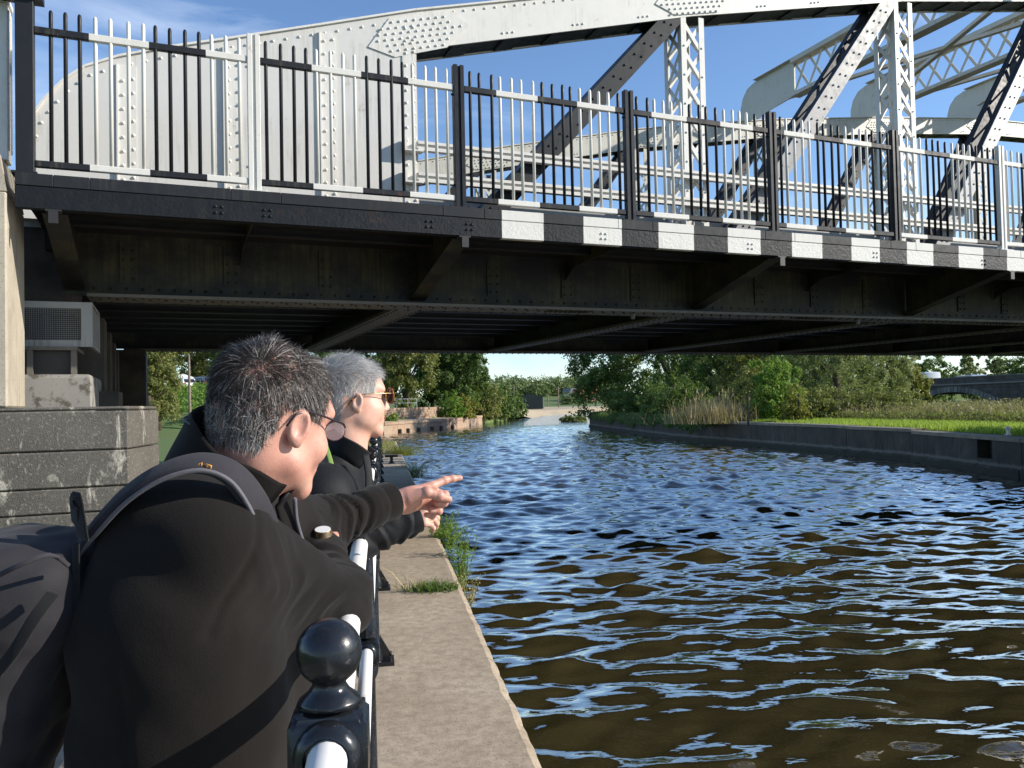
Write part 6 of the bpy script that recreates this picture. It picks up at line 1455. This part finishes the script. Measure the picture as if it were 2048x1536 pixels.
cc = pix(694, 893, 2.345); a1 = pix(728, 915, 2.345)-pix(664, 872, 2.345); a1 /= np.linalg.norm(a1); a2 = DZ-a1*(DZ@a1); a2 /= np.linalg.norm(a2); an = np.cross(a1, a2); an *= np.sign(an[2]); V = []
prof = [(.070, -.055), (.074, -.01), (.078, .026), (.0775, .031), (.073, .028), (.066, -.05)]
for i in range(n):
    a = .35+(2*math.pi-.7)*i/(n-1)
    for r, z in prof: V.append(cc+a1*math.cos(a)*r+a2*math.sin(a)*r*.92+an*(z+.003*math.sin(4*a)))
m_ = len(prof); F = [(j*m_+i, j*m_+(i+1) % m_, (j+1)*m_+(i+1) % m_, (j+1)*m_+i) for j in range(n-1) for i in range(m_)]+[tuple(range(m_)), tuple((n-1)*m_+i for i in range(m_-1, -1, -1))]
build('collar', local(V, wc_), F, M['shell'], wom, True)
ribbon(local([pix(731, 908, 2.26), pix(738, 960, 2.24), pix(732, 1020, 2.22), pix(722, 1080, 2.22)], wc_), [camv(.6, .2, -.75)]*4, .022, .006, M['shell'], 'zip_placket', wj)
ribbon(local([pix(652, 893, 2.245), pix(662, 925, 2.215), pix(672, 975, 2.19), pix(671, 1010, 2.17)], wc_), [camv(.3, .4, -.85)]*4, .012, .003, M['lanyard'], 'lanyard', wom)
ribbon(local([pix(668, 930, 2.20), pix(671, 962, 2.18), pix(672, 985, 2.17)], wc_), [camv(.3, .4, -.85)]*3, .02, .012, M['webbing'], 'strap_buckle', wom)
wf = basis(camv(.86, .03, .51), np.array(camv(-.02, 1, 0))); WC = pix(703, 802, 2.35); WS = .90
nk = wf.T@(K['nek']-WC)/WS; Vw, Fw = sdf_mesh(head_prims(nk), .022, .004, pad=.02, extra=head_extra); Vw = relax(Vw, Fw, 1, .35); Vw = np.where(True, Vw, Vw)
ax_ = K['Rwr']-K['Rel']; ax_ /= np.linalg.norm(ax_); az_ = camv(-.1, .75, -.65); az_ = az_-ax_*(az_@ax_); az_ /= np.linalg.norm(az_); ay_ = np.cross(az_, ax_)
lx = K['Lwr']-K['Lel']; lx /= np.linalg.norm(lx); lz = camv(0, 1, 0); lz = lz-lx*(lz@lx); lz /= np.linalg.norm(lz); ly = np.cross(lz, lx)
V, F = join([(place(Vw, wf, WC, WS), Fw), hand_mesh('relax', np.stack([ax_, ay_, az_], 1), K['Rwr']-ax_*.035, .86, -1, .002), hand_mesh('relax', np.stack([lx, ly, lz], 1), K['Lwr'], .86, 1, .0028), sdf_mesh([('c', K['nek'], K['upb'], .045, .07), ('c', K['upb'], K['che'], .07, .08), ('c', K['upb'], K['Rsh'], .05, .035), ('c', K['upb'], K['Lsh'], .05, .035), ('c', K['Rsh'], K['Rel'], .035, .028), ('c', K['Rel'], K['Rwr']-ax_*.06, .028, .022), ('c', K['Lsh'], K['Lel'], .035, .028), ('c', K['Lel'], K['Lwr']-lx*.03, .028, .022)], .03, .012)])
build('body', local(V, wc_), F, M['skin_w'], wom, True)
dl = K['Rwr']-K['Rel']; cuff(wj, K['Rwr']-dl*.06, dl, .0425, .036, M['shell'], wc_)
lower(wom, wc_, np.array([K['pel'][0], K['pel'][1], .88]), DZ, M['trouser'], .012, camv(.9, 0, .3))
def mask_w(p):
    x, y, z = p.T; ax = np.abs(x); m = (z > -.065) & ~((ax > .066) & (y > -.048) & (y < .02) & (z < .026)); m &= ~((y > .058) & (z < .090-.2*ax)); m &= ~((y > .018) & (z < .030)); m &= (z > -.060-.10*(y+.09)); m &= ~((ax > .05) & (y > -.055) & (z < -.012)); return m*1.0
def dir_w(p, n_, q):
    fw = np.array([.25, .9, 0.1]); t_ = fw-n_*(n_@fw)[:, None]; top = np.clip((p[:, 2]-.04)/.07, 0, 1)[:, None]; down = np.array([0, -.35, -1.]); dn = down-n_*(n_@down)[:, None]
    D = t_*top*.9+dn*(1-top)*1.1+n_*(.08+.30*top)+q.normal(0, .12, p.shape)+.25*np.stack([wav(p, 60, 71), wav(p, 60, 72), wav(p, 60, 73)], 1); D /= np.linalg.norm(D, axis=1)[:, None]; L = (.016+.024*top[:, 0])*q.uniform(.6, 1.3, len(p)); return D, L, np.array([0, .05, -.3])+q.normal(0, .25, p.shape)
def tint_w(p, q): b = q.uniform(.55, 1.25, len(p))[:, None]; lowb = np.clip((.0-p[:, 2])/.06, 0, 1)[:, None]; return np.array([.58, .56, .54])*b*(1-.45*lowb)
hair(wom, Vw, Fw, wf, WC-wc_, WS, mask_w, dir_w, 20000, tint_w, .00034, 14)
sg_ = empty('sunglasses', (0, 0, 0), 0, wom)
for s in (-1, 1):
    V, F = ring_tube((s*.034, .119, .012), X_, Z_, .026, .025, .0030); build('rim', place(V, wf, WC-wc_, WS), F, M['tortoise'], sg_, True)
    V = [(s*.034, .119, .012)]+[(s*.034+.0255*math.cos(a), .119, .012+.0245*math.sin(a)) for a in np.linspace(0, 6.2832, 24, endpoint=False)]; V = V+[(x, y+.002, z) for x, y, z in V]
    build('lens', place(V, wf, WC-wc_, WS), [(0, 1+i, 1+(i+1) % 24) for i in range(24)]+[(25, 26+(i+1) % 24, 26+i) for i in range(24)]+[(1+i, 26+i, 26+(i+1) % 24, 1+(i+1) % 24) for i in range(24)], M['lens'], sg_)
    tm = MB().tube(place([(s*.060, .118, .020), (s*.069, .105, .021), (s*.080, .035, .022), (s*.083, .005, .021)], wf, WC-wc_, WS), .0013, 6).build('temple', M['metal_thin'], sg_, True)
    MB().tube(place([(s*.083, .008, .021), (s*.083, -.012, .018), (s*.080, -.030, .002), (s*.078, -.038, -.010)], wf, WC-wc_, WS), [.0020, .0026, .0028, .0018], 6).build('temple_tip', M['tortoise'], tm, True)
MB().tube(place([(-.009, .120, .018), (0, .122, .021), (.009, .120, .018)], wf, WC-wc_, WS), .0013, 6).build('bridge', M['metal_thin'], sg_, True)
V, F = sdf_mesh([('e', (0, .104, -.056), (.017, .005, .0035)), ('e', (0, .103, -.065), (.016, .005, .004))], .002, .0018); build('lips', place(V, wf, WC-wc_, WS), F, M['lip'], wom, True)
